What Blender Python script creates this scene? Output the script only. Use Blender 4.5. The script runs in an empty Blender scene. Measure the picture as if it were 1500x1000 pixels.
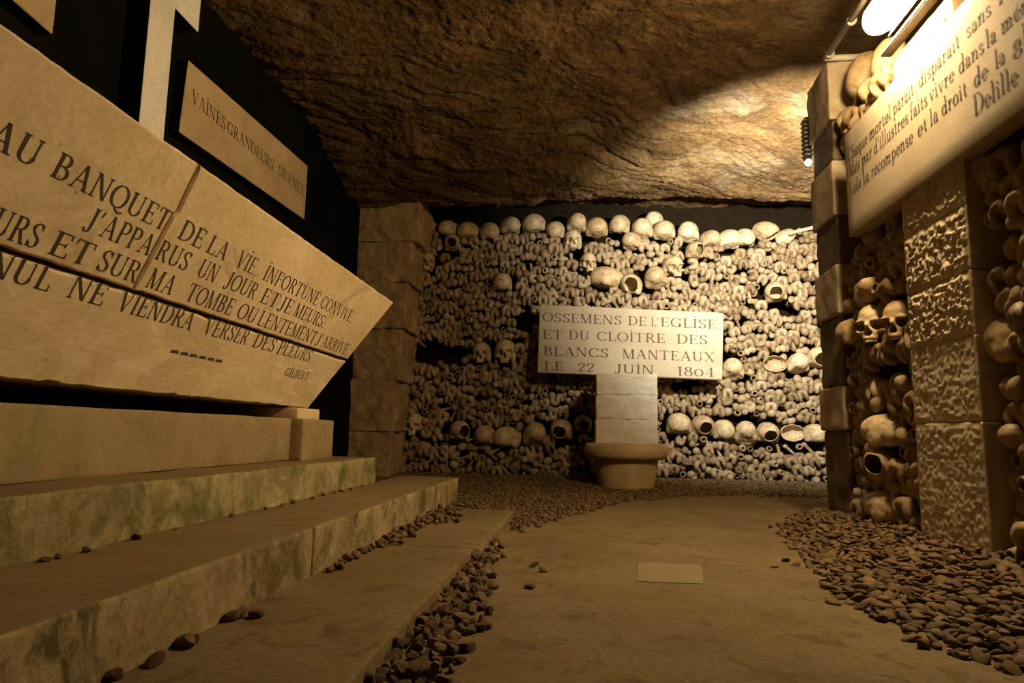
import bpy, bmesh, math, random
import numpy as np
from mathutils import Vector, Matrix, Euler

C = bpy.context.scene.collection
SC = bpy.context.scene
RND = random.Random(7)

# ------------------------------------------------------------------ camera, world, light, exposure
EYE = np.array([0.0, 0.0, 0.30])
FPX = 1000.0
Yd = np.array([0.100, 0.137, 1.0]); Yd /= np.linalg.norm(Yd)
Ud = np.array([0.127, -(1 + 0.0127) / 0.137, 1.0]); Ud /= np.linalg.norm(Ud)
Xd = np.cross(Yd, Ud)
RW = np.stack([Xd, Yd, Ud])                    # world <- camera (right, down, forward)

cam_d = bpy.data.cameras.new('camera'); cam = bpy.data.objects.new('camera', cam_d); C.objects.link(cam)
cam_d.sensor_width = 36.0; cam_d.lens = 24.0; cam_d.clip_start = 0.02; cam_d.clip_end = 60
mw = Matrix.Identity(4)
for i in range(3):
    mw[i][0] = RW[i][0]; mw[i][1] = -RW[i][1]; mw[i][2] = -RW[i][2]; mw[i][3] = EYE[i]
cam.matrix_world = mw
SC.camera = cam

SC.view_settings.view_transform = 'Standard'
SC.view_settings.look = 'None'
SC.view_settings.gamma = 1.0
SC.view_settings.exposure = -0.12
SC.view_settings.use_curve_mapping = False
SC.cycles.use_denoising = True
SC.cycles.max_bounces = 6

world = bpy.data.worlds.new('world'); SC.world = world; world.use_nodes = True
world.node_tree.nodes['Background'].inputs[0].default_value = (1.0, 0.72, 0.42, 1)
world.node_tree.nodes['Background'].inputs[1].default_value = 0.003

LAMP_STRENGTH = 400.0        # glowing tube of the bulkhead lamp on the right wall
LAMP_COLOR = (1.0, 0.74, 0.40)
LED_POWER = 540.0             # small spot fixed to the far side of the pier
LED_COLOR = (1.0, 0.98, 0.87)

def add_light(name, kind, loc, target, energy, color, **kw):
    d = bpy.data.lights.new(name, kind); d.energy = energy; d.color = color
    for k, v in kw.items(): setattr(d, k, v)
    o = bpy.data.objects.new(name, d); C.objects.link(o); o.location = loc
    o.rotation_euler = (Vector(target) - Vector(loc)).to_track_quat('-Z', 'Y').to_euler()
    return o
add_light('led_spot', 'SPOT', (0.872, 2.765, 1.385), (1.50, 4.55, 1.62), LED_POWER, LED_COLOR,
          spot_size=math.radians(128), spot_blend=1.0, shadow_soft_size=0.02)

# ------------------------------------------------------------------ geometry helpers
def ray(x, y):
    return RW @ np.array([(x - 750) / FPX, (y - 500) / FPX, 1.0])
def on(x, y, ax, val):
    d = ray(x, y); i = 'XYZ'.index(ax); t = (val - EYE[i]) / d[i]
    return EYE + t * d
def on_plane(x, y, p0, n):
    d = ray(x, y); t = np.dot(np.array(p0) - EYE, n) / np.dot(d, n)
    return EYE + t * d

def hash3(ix, iy, iz, seed):
    h = (ix * 374761393 + iy * 668265263 + iz * 2147483647 + seed * 974634777) & 0xFFFFFFFF
    h = ((h ^ (h >> 13)) * 1274126177) & 0xFFFFFFFF
    h = ((h ^ (h >> 16)) * 2246822519) & 0xFFFFFFFF
    return ((h ^ (h >> 15)) & 0xFFFF) / 65535.0
def vnoise(p, seed=0):
    p = np.asarray(p, float); i = np.floor(p).astype(np.int64); f = p - i; f = f * f * (3 - 2 * f)
    r = 0
    for dx in (0, 1):
        wx = f[..., 0] if dx else 1 - f[..., 0]
        for dy in (0, 1):
            wy = f[..., 1] if dy else 1 - f[..., 1]
            for dz in (0, 1):
                wz = f[..., 2] if dz else 1 - f[..., 2]
                r = r + wx * wy * wz * hash3(i[..., 0] + dx, i[..., 1] + dy, i[..., 2] + dz, seed)
    return r * 2 - 1
def fbm(p, octv=4, seed=0, gain=0.5):
    p = np.asarray(p, float); a = 1.0; s = 0; n = 0
    for k in range(octv):
        s = s + a * vnoise(p * (2 ** k), seed + k * 17); n += a; a *= gain
    return s / n
def sstep(a, b, x):
    t = np.clip((x - a) / (b - a), 0, 1); return t * t * (3 - 2 * t)

def mesh_from(name, V, F, smooth=False):
    me = bpy.data.meshes.new(name)
    V = np.asarray(V, np.float32)
    if isinstance(F, np.ndarray):
        n, k = F.shape
        me.vertices.add(len(V)); me.vertices.foreach_set('co', V.ravel())
        me.loops.add(n * k); me.loops.foreach_set('vertex_index', F.astype(np.int32).ravel())
        me.polygons.add(n); me.polygons.foreach_set('loop_start', np.arange(0, n * k, k, dtype=np.int32))
        me.update(calc_edges=True)
    else:
        me.from_pydata([tuple(map(float, v)) for v in V], [], [tuple(map(int, f)) for f in F]); me.update()
    me.polygons.foreach_set('use_smooth', [smooth] * len(me.polygons))
    me.validate()
    return me

def link(name, me, mat=None, parent=None, loc=None, rot=None, scale=None):
    o = bpy.data.objects.new(name, me); C.objects.link(o)
    if mat is not None and me is not None and len(me.materials) == 0: me.materials.append(mat)
    if parent is not None: o.parent = parent
    if loc is not None: o.location = loc
    if rot is not None: o.rotation_euler = rot
    if scale is not None: o.scale = (scale,) * 3 if np.isscalar(scale) else scale
    return o
def tag(o, label=None, cat=None, group=None, kind=None):
    if label: o['label'] = label
    if cat: o['category'] = cat
    if group: o['group'] = group
    if kind: o['kind'] = kind
    return o
def empty(name, loc, label, cat, group=None, kind=None):
    o = bpy.data.objects.new(name, None); C.objects.link(o); o.location = loc; o.empty_display_size = 0.05
    return tag(o, label, cat, group, kind)

def box_grid(lo, hi, cell, r=0.0):
    """surface grid of a box: merged verts, quads"""
    lo = np.array(lo, float); hi = np.array(hi, float)
    n = np.maximum(1, np.round((hi - lo) / cell).astype(int))
    idx = {}; V = []; F = []
    ts = []
    for a in range(3):
        t = np.linspace(lo[a], hi[a], n[a] + 1)
        if r:
            t = t[(t > lo[a] + r * 1.6) & (t < hi[a] - r * 1.6)]
            t = np.concatenate([[lo[a], lo[a] + r * .45, lo[a] + r], t, [hi[a] - r, hi[a] - r * .45, hi[a]]])
        ts.append(t); n[a] = len(t) - 1
    def vid(i, j, k):
        key = (i, j, k)
        if key not in idx:
            idx[key] = len(V); V.append(np.array([ts[0][i], ts[1][j], ts[2][k]]))
        return idx[key]
    for ax in range(3):
        a, b = (ax + 1) % 3, (ax + 2) % 3
        for side in (0, n[ax]):
            for i in range(n[a]):
                for j in range(n[b]):
                    q = []
                    for (u, v) in ((0, 0), (1, 0), (1, 1), (0, 1)):
                        c = [0, 0, 0]; c[ax] = side; c[a] = i + u; c[b] = j + v
                        q.append(vid(*c))
                    F.append(q if side else q[::-1])
    return np.array(V), np.array(F)

def rough_box(name, lo, hi, cell=0.03, r=0.008, amp=0.004, freq=12, seed=0, mat=None, parent=None, oct=4, origin=None, smooth=True, warp=None):
    r = min(r, 0.3 * float(np.min(np.array(hi) - np.array(lo))))
    V, F = box_grid(lo, hi, cell, r)
    lo = np.array(lo, float); hi = np.array(hi, float)
    q = np.clip(V, lo + r, hi - r); d = V - q
    ln = np.linalg.norm(d, axis=1, keepdims=True) + 1e-9
    nrm = d / ln
    P = q + nrm * r
    if amp: P = P + nrm * (amp * fbm(P * freq, oct, seed))[:, None]
    if warp is not None: P = warp(P)
    if origin is not None: P = P - np.array(origin)
    me = mesh_from(name, P, F, smooth)
    if smooth: me.set_sharp_from_angle(angle=math.radians(48))
    return link(name, me, mat, parent)

def plain_box(name, lo, hi, mat, parent=None, bevel=0.0):
    V, F = box_grid(lo, hi, 10)
    me = mesh_from(name, V, F)
    if bevel:
        bm = bmesh.new(); bm.from_mesh(me)
        bmesh.ops.bevel(bm, geom=bm.edges[:], offset=bevel, segments=2, affect='EDGES'); bm.to_mesh(me); bm.free()
    return link(name, me, mat, parent)

def tube_mesh(name, pts, rad, seg=12, caps=True):
    pts = [np.array(p, float) for p in pts]; V = []; F = []
    for i, p in enumerate(pts):
        t = pts[min(i + 1, len(pts) - 1)] - pts[max(i - 1, 0)]; t /= np.linalg.norm(t)
        up = np.array([0, 0, 1.0]) if abs(t[2]) < 0.9 else np.array([1.0, 0, 0])
        a = np.cross(t, up); a /= np.linalg.norm(a); b = np.cross(t, a)
        rr = rad[i] if hasattr(rad, '__len__') else rad
        for k in range(seg):
            an = 2 * math.pi * k / seg
            V.append(p + rr * (math.cos(an) * a + math.sin(an) * b))
    for i in range(len(pts) - 1):
        for k in range(seg):
            F.append((i * seg + k, i * seg + (k + 1) % seg, (i + 1) * seg + (k + 1) % seg, (i + 1) * seg + k))
    if caps:
        F.append(tuple(range(seg))[::-1]); F.append(tuple(range((len(pts) - 1) * seg, len(pts) * seg)))
    return mesh_from(name, V, F, True)

def lathe_mesh(name, prof, seg=48, smooth=True):
    V = []; F = []
    for (r, z) in prof:
        for k in range(seg):
            a = 2 * math.pi * k / seg; V.append((r * math.cos(a), r * math.sin(a), z))
    for i in range(len(prof) - 1):
        for k in range(seg):
            F.append((i * seg + k, i * seg + (k + 1) % seg, (i + 1) * seg + (k + 1) % seg, (i + 1) * seg + k))
    F.append(tuple(range(seg))[::-1]); F.append(tuple(range((len(prof) - 1) * seg, len(prof) * seg)))
    return mesh_from(name, V, F, smooth)

def surface_nets(Fd, origin, h):
    """naive surface nets of a 3-D array (inside < 0)"""
    S = Fd < 0
    nx, ny, nz = Fd.shape
    cnt = np.zeros((nx - 1, ny - 1, nz - 1)); acc = np.zeros((nx - 1, ny - 1, nz - 1, 3))
    base = np.stack(np.meshgrid(np.arange(nx), np.arange(ny), np.arange(nz), indexing='ij'), -1).astype(float)
    for ax in range(3):
        sl0 = [slice(None)] * 3; sl1 = [slice(None)] * 3
        sl0[ax] = slice(0, -1); sl1[ax] = slice(1, None)
        f0, f1 = Fd[tuple(sl0)], Fd[tuple(sl1)]
        cr = (f0 < 0) != (f1 < 0)
        t = np.where(cr, f0 / np.where(cr, f0 - f1, 1), 0)
        p = base[tuple(sl0)].copy(); p[..., ax] += t
        b, c = [a for a in range(3) if a != ax]
        for db in (0, 1):
            for dc in (0, 1):
                s = [slice(None)] * 3
                s[b] = slice(db, (Fd.shape[b] - 1) + db); s[c] = slice(dc, (Fd.shape[c] - 1) + dc)
                m = cr[tuple(s)]
                cnt += m; acc += p[tuple(s)] * m[..., None]
    act = cnt > 0
    ids = -np.ones(act.shape, int); ids[act] = np.arange(act.sum())
    V = np.array(origin) + h * acc[act] / cnt[act][:, None]
    faces = []
    for ax in range(3):
        b, c = (ax + 1) % 3, (ax + 2) % 3
        sl0 = [slice(1, -1)] * 3; sl1 = [slice(1, -1)] * 3
        sl0[ax] = slice(0, -1); sl1[ax] = slice(1, None)
        s0, s1 = S[tuple(sl0)], S[tuple(sl1)]
        I = np.argwhere(s0 != s1)
        if not len(I): continue
        sg = s0[tuple(I.T)]
        G = I + 1; G[:, ax] -= 1
        q = []
        for (ob, oc) in ((-1, -1), (0, -1), (0, 0), (-1, 0)):
            J = G.copy(); J[:, b] += ob; J[:, c] += oc
            q.append(ids[tuple(J.T)])
        q = np.stack(q, 1)
        q[~sg] = q[~sg][:, ::-1]
        faces.append(q)
    return V, np.concatenate(faces)

def smin(a, b, k):
    h = np.clip(0.5 + 0.5 * (b - a) / k, 0, 1); return b * (1 - h) + a * h - k * h * (1 - h)
def smax(a, b, k): return -smin(-a, -b, k)
def ell(P, c, r):
    d = (P - np.array(c)) / np.array(r); k0 = np.linalg.norm(d, axis=-1); k1 = np.linalg.norm(d / np.array(r), axis=-1) + 1e-9
    return k0 * (k0 - 1) / k1
def cone(P, a, b, ra, rb):
    a = np.array(a, float); b = np.array(b, float); ab = b - a
    t = np.clip(((P - a) @ ab) / (ab @ ab), 0, 1)
    return np.linalg.norm(P - (a + t[..., None] * ab), axis=-1) - (ra + (rb - ra) * t)
def sdf_mesh(name, fn, lo, hi, h):
    n = [int(math.ceil((b - a) / h)) + 1 for a, b in zip(lo, hi)]
    P = np.stack(np.meshgrid(*[lo[i] + h * np.arange(n[i]) for i in range(3)], indexing='ij'), -1)
    V, F = surface_nets(fn(P), lo, h)
    return V, F

# ------------------------------------------------------------------ materials
def new_mat(name):
    m = bpy.data.materials.new(name); m.use_nodes = True
    nt = m.node_tree; return m, nt, nt.nodes['Principled BSDF']
def N(nt, typ, **kw):
    n = nt.nodes.new(typ)
    for k, v in kw.items():
        if k in ('inputs',):
            for kk, vv in v.items(): n.inputs[kk].default_value = vv
        else: setattr(n, k, v)
    return n
def ramp(nt, fac, stops):
    r = nt.nodes.new('ShaderNodeValToRGB'); e = r.color_ramp.elements
    while len(e) < len(stops): e.new(0.5)
    for el, (p, c) in zip(e, stops): el.position = p; el.color = (*c, 1)
    nt.links.new(fac, r.inputs[0]); return r.outputs[0]
def noise(nt, vec, scale, detail=6, rough=0.6, dist=0.0):
    n = N(nt, 'ShaderNodeTexNoise'); n.inputs['Scale'].default_value = scale; n.inputs['Detail'].default_value = detail
    n.inputs['Roughness'].default_value = rough; n.inputs['Distortion'].default_value = dist
    nt.links.new(vec, n.inputs['Vector']); return n.outputs['Fac']
def coords(nt, scale=(1, 1, 1), kind='Object'):
    t = N(nt, 'ShaderNodeTexCoord'); mp = N(nt, 'ShaderNodeMapping'); mp.inputs['Scale'].default_value = scale
    nt.links.new(t.outputs[kind], mp.inputs['Vector']); return mp.outputs[0]
def mix(nt, fac, a, b, blend='MIX'):
    m = N(nt, 'ShaderNodeMix', data_type='RGBA', blend_type=blend)
    for s, v in ((m.inputs[0], fac), (m.inputs[6], a), (m.inputs[7], b)):
        if hasattr(v, 'default_value') and hasattr(v, 'links'): nt.links.new(v, s)
        elif np.isscalar(v): s.default_value = v
        else: s.default_value = (*v, 1)
    return m.outputs[2]
def bump(nt, bsdf, height, strength, dist=0.01):
    b = N(nt, 'ShaderNodeBump'); b.inputs['Strength'].default_value = strength; b.inputs['Distance'].default_value = dist
    nt.links.new(height, b.inputs['Height']); nt.links.new(b.outputs[0], bsdf.inputs['Normal'])

def stone_mat(name, c1, c2, c3, scale=6, fine=60, bstr=0.3, bdist=0.004, rough=0.85, stain=None, stain_scale=3.0, stain_rng=(0.52, 0.68), squash=(1, 1, 1), pits=0.0, grain=0.84, tread=None, spec=0.2):
    m, nt, b = new_mat(name); v = coords(nt, squash)
    n1 = noise(nt, v, scale, 8, 0.65, 0.6); n2 = noise(nt, v, fine, 4, 0.6)
    col = ramp(nt, n1, [(0.28, c1), (0.5, c2), (0.72, c3)])
    g = ramp(nt, n2, [(0.3, (grain,) * 3), (0.65, (1.04,) * 3)])
    col = mix(nt, 1.0, col, g, 'MULTIPLY')
    if stain:
        n3 = noise(nt, v, stain_scale, 7, 0.72, 1.0)
        f = ramp(nt, n3, [(stain_rng[0], (0, 0, 0)), (stain_rng[1], (1, 1, 1))])
        col = mix(nt, f, col, stain)
    if pits:
        vo = N(nt, 'ShaderNodeTexVoronoi'); vo.inputs['Scale'].default_value = 38; nt.links.new(v, vo.inputs['Vector'])
        f = ramp(nt, vo.outputs['Distance'], [(0.06, (1, 1, 1)), (0.12, (0, 0, 0))])
        n4 = noise(nt, v, 9, 2); f2 = ramp(nt, n4, [(0.55, (0, 0, 0)), (0.62, (1, 1, 1))])
        f = mix(nt, 1.0, f, f2, 'MULTIPLY')
        mm = N(nt, 'ShaderNodeMath', operation='MULTIPLY'); mm.inputs[1].default_value = pits; nt.links.new(f, mm.inputs[0])
        col = mix(nt, mm.outputs[0], col, (0.06, 0.035, 0.015))
    if tread:                                            # trodden earth lying on upward faces
        ge = N(nt, 'ShaderNodeNewGeometry'); sx = N(nt, 'ShaderNodeSeparateXYZ'); nt.links.new(ge.outputs['True Normal'], sx.inputs[0])
        f = ramp(nt, sx.outputs[2], [(0.75, (0, 0, 0)), (0.95, (1, 1, 1))])
        n5 = noise(nt, v, 5, 6, 0.6); td = ramp(nt, n5, [(0.3, tuple(c * .8 for c in tread)), (0.7, tuple(c * 1.15 for c in tread))])
        col = mix(nt, f, col, td)
    nt.links.new(col, b.inputs['Base Color']); b.inputs['Roughness'].default_value = rough
    b.inputs['Specular IOR Level'].default_value = spec
    ad = N(nt, 'ShaderNodeMath', operation='MULTIPLY_ADD'); ad.inputs[1].default_value = 0.5
    nt.links.new(n2, ad.inputs[0]); nt.links.new(n1, ad.inputs[2])
    bump(nt, b, ad.outputs[0], bstr, bdist)
    return m

def bone_mat(name, stops, bstr=0.35, rough=0.55):
    m, nt, b = new_mat(name); v = coords(nt)
    oi = N(nt, 'ShaderNodeObjectInfo'); ge = N(nt, 'ShaderNodeNewGeometry')
    ad = N(nt, 'ShaderNodeMath', operation='ADD'); fr = N(nt, 'ShaderNodeMath', operation='FRACT')
    nt.links.new(oi.outputs['Random'], ad.inputs[0]); nt.links.new(ge.outputs['Random Per Island'], ad.inputs[1]); nt.links.new(ad.outputs[0], fr.inputs[0])
    base = ramp(nt, fr.outputs[0], stops)
    n1 = noise(nt, v, 26, 6, 0.65, 0.5); n2 = noise(nt, v, 160, 3, 0.6)
    g = ramp(nt, n1, [(0.3, (0.50, 0.44, 0.38)), (0.55, (1, 1, 1)), (0.75, (1.12, 1.1, 1.05))])
    col = mix(nt, 1.0, base, g, 'MULTIPLY')
    nt.links.new(col, b.inputs['Base Color']); b.inputs['Roughness'].default_value = rough
    b.inputs['Specular IOR Level'].default_value = 0.3
    s = N(nt, 'ShaderNodeMath', operation='MULTIPLY_ADD'); s.inputs[1].default_value = 0.3
    nt.links.new(n2, s.inputs[0]); nt.links.new(n1, s.inputs[2]); bump(nt, b, s.outputs[0], bstr, 0.003)
    return m

def flat_mat(name, col, rough=0.6, metal=0.0, emit=None, strength=0):
    m, nt, b = new_mat(name)
    v = coords(nt); n1 = noise(nt, v, 30, 5)
    g = ramp(nt, n1, [(0.3, tuple(c * 0.75 for c in col)), (0.7, tuple(min(1, c * 1.1) for c in col))])
    nt.links.new(g, b.inputs['Base Color']); b.inputs['Roughness'].default_value = rough; b.inputs['Metallic'].default_value = metal
    if emit: b.inputs['Emission Color'].default_value = (*emit, 1); b.inputs['Emission Strength'].default_value = strength
    return m

M = {}
M['slab'] = stone_mat('pale_limestone', (0.47, 0.345, 0.185), (0.62, 0.475, 0.275), (0.73, 0.59, 0.37), 2.6, 90, 0.25, 0.003, pits=0.7, stain=(0.36, 0.25, 0.13), stain_scale=2.6, stain_rng=(0.52, 0.70))
M['slab_worn'] = stone_mat('worn_limestone', (0.47, 0.345, 0.185), (0.60, 0.46, 0.265), (0.70, 0.56, 0.34), 2.6, 90, 0.3, 0.003, pits=0.8, stain=(0.74, 0.62, 0.40), stain_scale=7, stain_rng=(0.50, 0.70), squash=(1, .6, 1.6))
M['plaque'] = stone_mat('plaque_limestone', (0.32, 0.245, 0.152), (0.385, 0.30, 0.195), (0.44, 0.355, 0.245), 4, 120, 0.12, 0.002, stain=(0.40, 0.29, 0.17), stain_scale=3, stain_rng=(0.58, 0.8))
M['tablet'] = stone_mat('tablet_stone', (0.33, 0.255, 0.165), (0.39, 0.31, 0.205), (0.44, 0.36, 0.25), 4, 120, 0.12, 0.002)
M['panel'] = stone_mat('tan_stone_panel', (0.36, 0.24, 0.12), (0.42, 0.30, 0.16), (0.50, 0.37, 0.21), 5, 110, 0.12, 0.002)
M['white'] = stone_mat('whitish_limestone', (0.50, 0.43, 0.31), (0.63, 0.555, 0.415), (0.72, 0.65, 0.51), 7, 70, 0.6, 0.006, squash=(1, 1, 3.2))
M['cross'] = stone_mat('pale_cross_stone', (0.56, 0.50, 0.40), (0.68, 0.62, 0.52), (0.74, 0.68, 0.58), 6, 120, 0.15, 0.002)
M['step'] = stone_mat('damp_step_stone', (0.17, 0.112, 0.05), (0.28, 0.20, 0.098), (0.41, 0.305, 0.16), 9, 60, 0.8, 0.006, grain=0.7, stain=(0.085, 0.07, 0.025), stain_scale=6, stain_rng=(0.50, 0.60), tread=(0.17, 0.115, 0.05))
M['moss'] = stone_mat('mossy_step_stone', (0.18, 0.135, 0.055), (0.32, 0.25, 0.118), (0.48, 0.39, 0.21), 10, 60, 0.8, 0.006, grain=0.7, stain=(0.115, 0.105, 0.032), stain_scale=6, stain_rng=(0.46, 0.60), tread=(0.17, 0.115, 0.05))
M['base'] = stone_mat('plinth_stone', (0.21, 0.14, 0.066), (0.29, 0.205, 0.105), (0.36, 0.27, 0.15), 4, 80, 0.3, 0.003, stain=(0.17, 0.155, 0.055), stain_scale=2.5, stain_rng=(0.5, 0.7))
M['basin'] = stone_mat('honey_stone', (0.34, 0.22, 0.10), (0.44, 0.30, 0.15), (0.52, 0.38, 0.20), 5, 90, 0.25, 0.003)
M['pillar'] = stone_mat('tooled_pillar_stone', (0.36, 0.28, 0.18), (0.52, 0.43, 0.29), (0.62, 0.53, 0.38), 9, 60, 0.35, 0.004)
M['pier_l'] = stone_mat('light_pier_stone', (0.30, 0.23, 0.14), (0.40, 0.31, 0.20), (0.48, 0.38, 0.25), 10, 70, 0.5, 0.005)
M['pier_d'] = stone_mat('dark_pier_stone', (0.10, 0.07, 0.04), (0.14, 0.098, 0.056), (0.18, 0.128, 0.075), 8, 70, 0.3, 0.004)
M['rough'] = stone_mat('rough_brown_stone', (0.19, 0.12, 0.05), (0.31, 0.20, 0.09), (0.42, 0.29, 0.14), 7, 50, 0.9, 0.01)
M['rock'] = stone_mat('cave_rock', (0.052, 0.027, 0.008), (0.115, 0.061, 0.019), (0.19, 0.112, 0.041), 3.5, 48, 1.0, 0.03, rough=0.85, stain=(0.20, 0.15, 0.085), stain_scale=1.2, stain_rng=(0.55, 0.75), grain=0.6)
M['dirt'] = stone_mat('packed_earth', (0.125, 0.083, 0.034), (0.16, 0.11, 0.049), (0.195, 0.138, 0.066), 3, 110, 0.5, 0.004, rough=0.9, stain=(0.085, 0.054, 0.022), stain_scale=13, stain_rng=(0.53, 0.66), pits=0.8, grain=0.72)
M['black'] = stone_mat('black_painted_plaster', (0.004, 0.004, 0.003), (0.006, 0.0055, 0.004), (0.010, 0.008, 0.005), 4, 60, 0.3, 0.004, rough=1.0, spec=0.0)
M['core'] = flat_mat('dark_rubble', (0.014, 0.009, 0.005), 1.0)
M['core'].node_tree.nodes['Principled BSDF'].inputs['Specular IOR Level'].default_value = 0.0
M['text'] = flat_mat('engraved_letter_paint', (0.055, 0.032, 0.014), 0.9)
M['text_faded'] = flat_mat('faded_letter_paint', (0.10, 0.068, 0.038), 0.9)
M['joint'] = flat_mat('dark_joint_mortar', (0.06, 0.035, 0.015), 0.95)  # even dark brown mortar colour for stone joints
M['metal'] = flat_mat('grey_steel', (0.28, 0.25, 0.20), 0.45, 0.6)
M['pipe'] = flat_mat('painted_conduit', (0.50, 0.44, 0.34), 0.5)
M['black_metal'] = flat_mat('black_lamp_body', (0.015, 0.015, 0.015), 0.35)
M['dark_band'] = flat_mat('dark_brown_band', (0.06, 0.042, 0.025), 0.8)
M['glow'] = flat_mat('lamp_glass', (1, 0.9, 0.75), 0.3, emit=LAMP_COLOR, strength=LAMP_STRENGTH)
M['led'] = flat_mat('led_glass', (1, 1, 1), 0.3, emit=(1, 0.97, 0.88), strength=12)
M['bone'] = bone_mat('old_bone', [(0.0, (0.16, 0.098, 0.046)), (0.3, (0.27, 0.185, 0.098)), (0.6, (0.35, 0.255, 0.145)), (1.0, (0.22, 0.143, 0.068))])
M['skull'] = bone_mat('skull_bone', [(0.0, (0.36, 0.245, 0.125)), (0.4, (0.48, 0.36, 0.20)), (0.75, (0.54, 0.42, 0.25)), (1.0, (0.42, 0.28, 0.13))], 0.25, 0.5)
M['teeth'] = flat_mat('old_teeth', (0.42, 0.32, 0.19), 0.5)
M['pebble'] = bone_mat('brown_pebble', [(0.0, (0.070, 0.039, 0.014)), (0.35, (0.12, 0.072, 0.028)), (0.7, (0.17, 0.108, 0.045)), (1.0, (0.105, 0.048, 0.016))], 0.5, 0.8)

# ------------------------------------------------------------------ lettering (drawn from strokes)
T, TH = 0.135, 0.05
def _strk(pts, w):
    pts = [np.array(p, float) for p in pts]; out = []; L = []; R = []
    for i, p in enumerate(pts):
        d = pts[min(i + 1, len(pts) - 1)] - pts[max(i - 1, 0)]; d = d / (np.linalg.norm(d) + 1e-9)
        ww = w if np.isscalar(w) else None
        if ww is None: ww = TH + (T - TH) * abs(d[1]) ** 1.6
        n = np.array([-d[1], d[0]]) * ww / 2
        L.append(p + n); R.append(p - n)
    for i in range(len(pts) - 1): out.append([L[i], L[i + 1], R[i + 1], R[i]])
    return out
def _S(x, y0=0., y1=1., w=T, s='tb'):
    o = [[(x - w / 2, y0), (x + w / 2, y0), (x + w / 2, y1), (x - w / 2, y1)]]
    if 'b' in s: o += _H(x - w / 2 - .075, x + w / 2 + .075, y0 + TH / 2)
    if 't' in s: o += _H(x - w / 2 - .075, x + w / 2 + .075, y1 - TH / 2)
    if 'l' in s: o += _H(x - w / 2 - .09, x, y1 - TH / 2)
    return o
def _H(x0, x1, y, w=TH): return [[(x0, y - w / 2), (x1, y - w / 2), (x1, y + w / 2), (x0, y + w / 2)]]
def _L(x0, y0, x1, y1, w): return [[(x0 - w / 2, y0), (x0 + w / 2, y0), (x1 + w / 2, y1), (x1 - w / 2, y1)]]
def _A(cx, cy, rx, ry, a0, a1, n=18):
    return _strk([(cx + rx * math.cos(math.radians(a0 + (a1 - a0) * i / n)), cy + ry * math.sin(math.radians(a0 + (a1 - a0) * i / n))) for i in range(n + 1)], None)
def _B(P, n=8, w=None):
    P = [np.array(p, float) for p in P]; P = [2 * P[0] - P[1]] + P + [2 * P[-1] - P[-2]]; o = []
    for i in range(1, len(P) - 2):
        for k in range(n + (i == len(P) - 3)):
            t = k / n; a, b, c, d = P[i - 1:i + 3]
            o.append(.5 * (2 * b + (c - a) * t + (2 * a - 5 * b + 4 * c - d) * t * t + (3 * b - a - 3 * c + d) * t ** 3))
    return _strk(o, w)
def _dot(x, y, r=.075): return [[(x + r * math.cos(k * math.pi / 4), y + r * math.sin(k * math.pi / 4)) for k in range(8)]]
def _tick(x, y, dy): return [[(x - .03, y), (x + .03, y), (x + .03, y + dy), (x - .01, y + dy)]]
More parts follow.
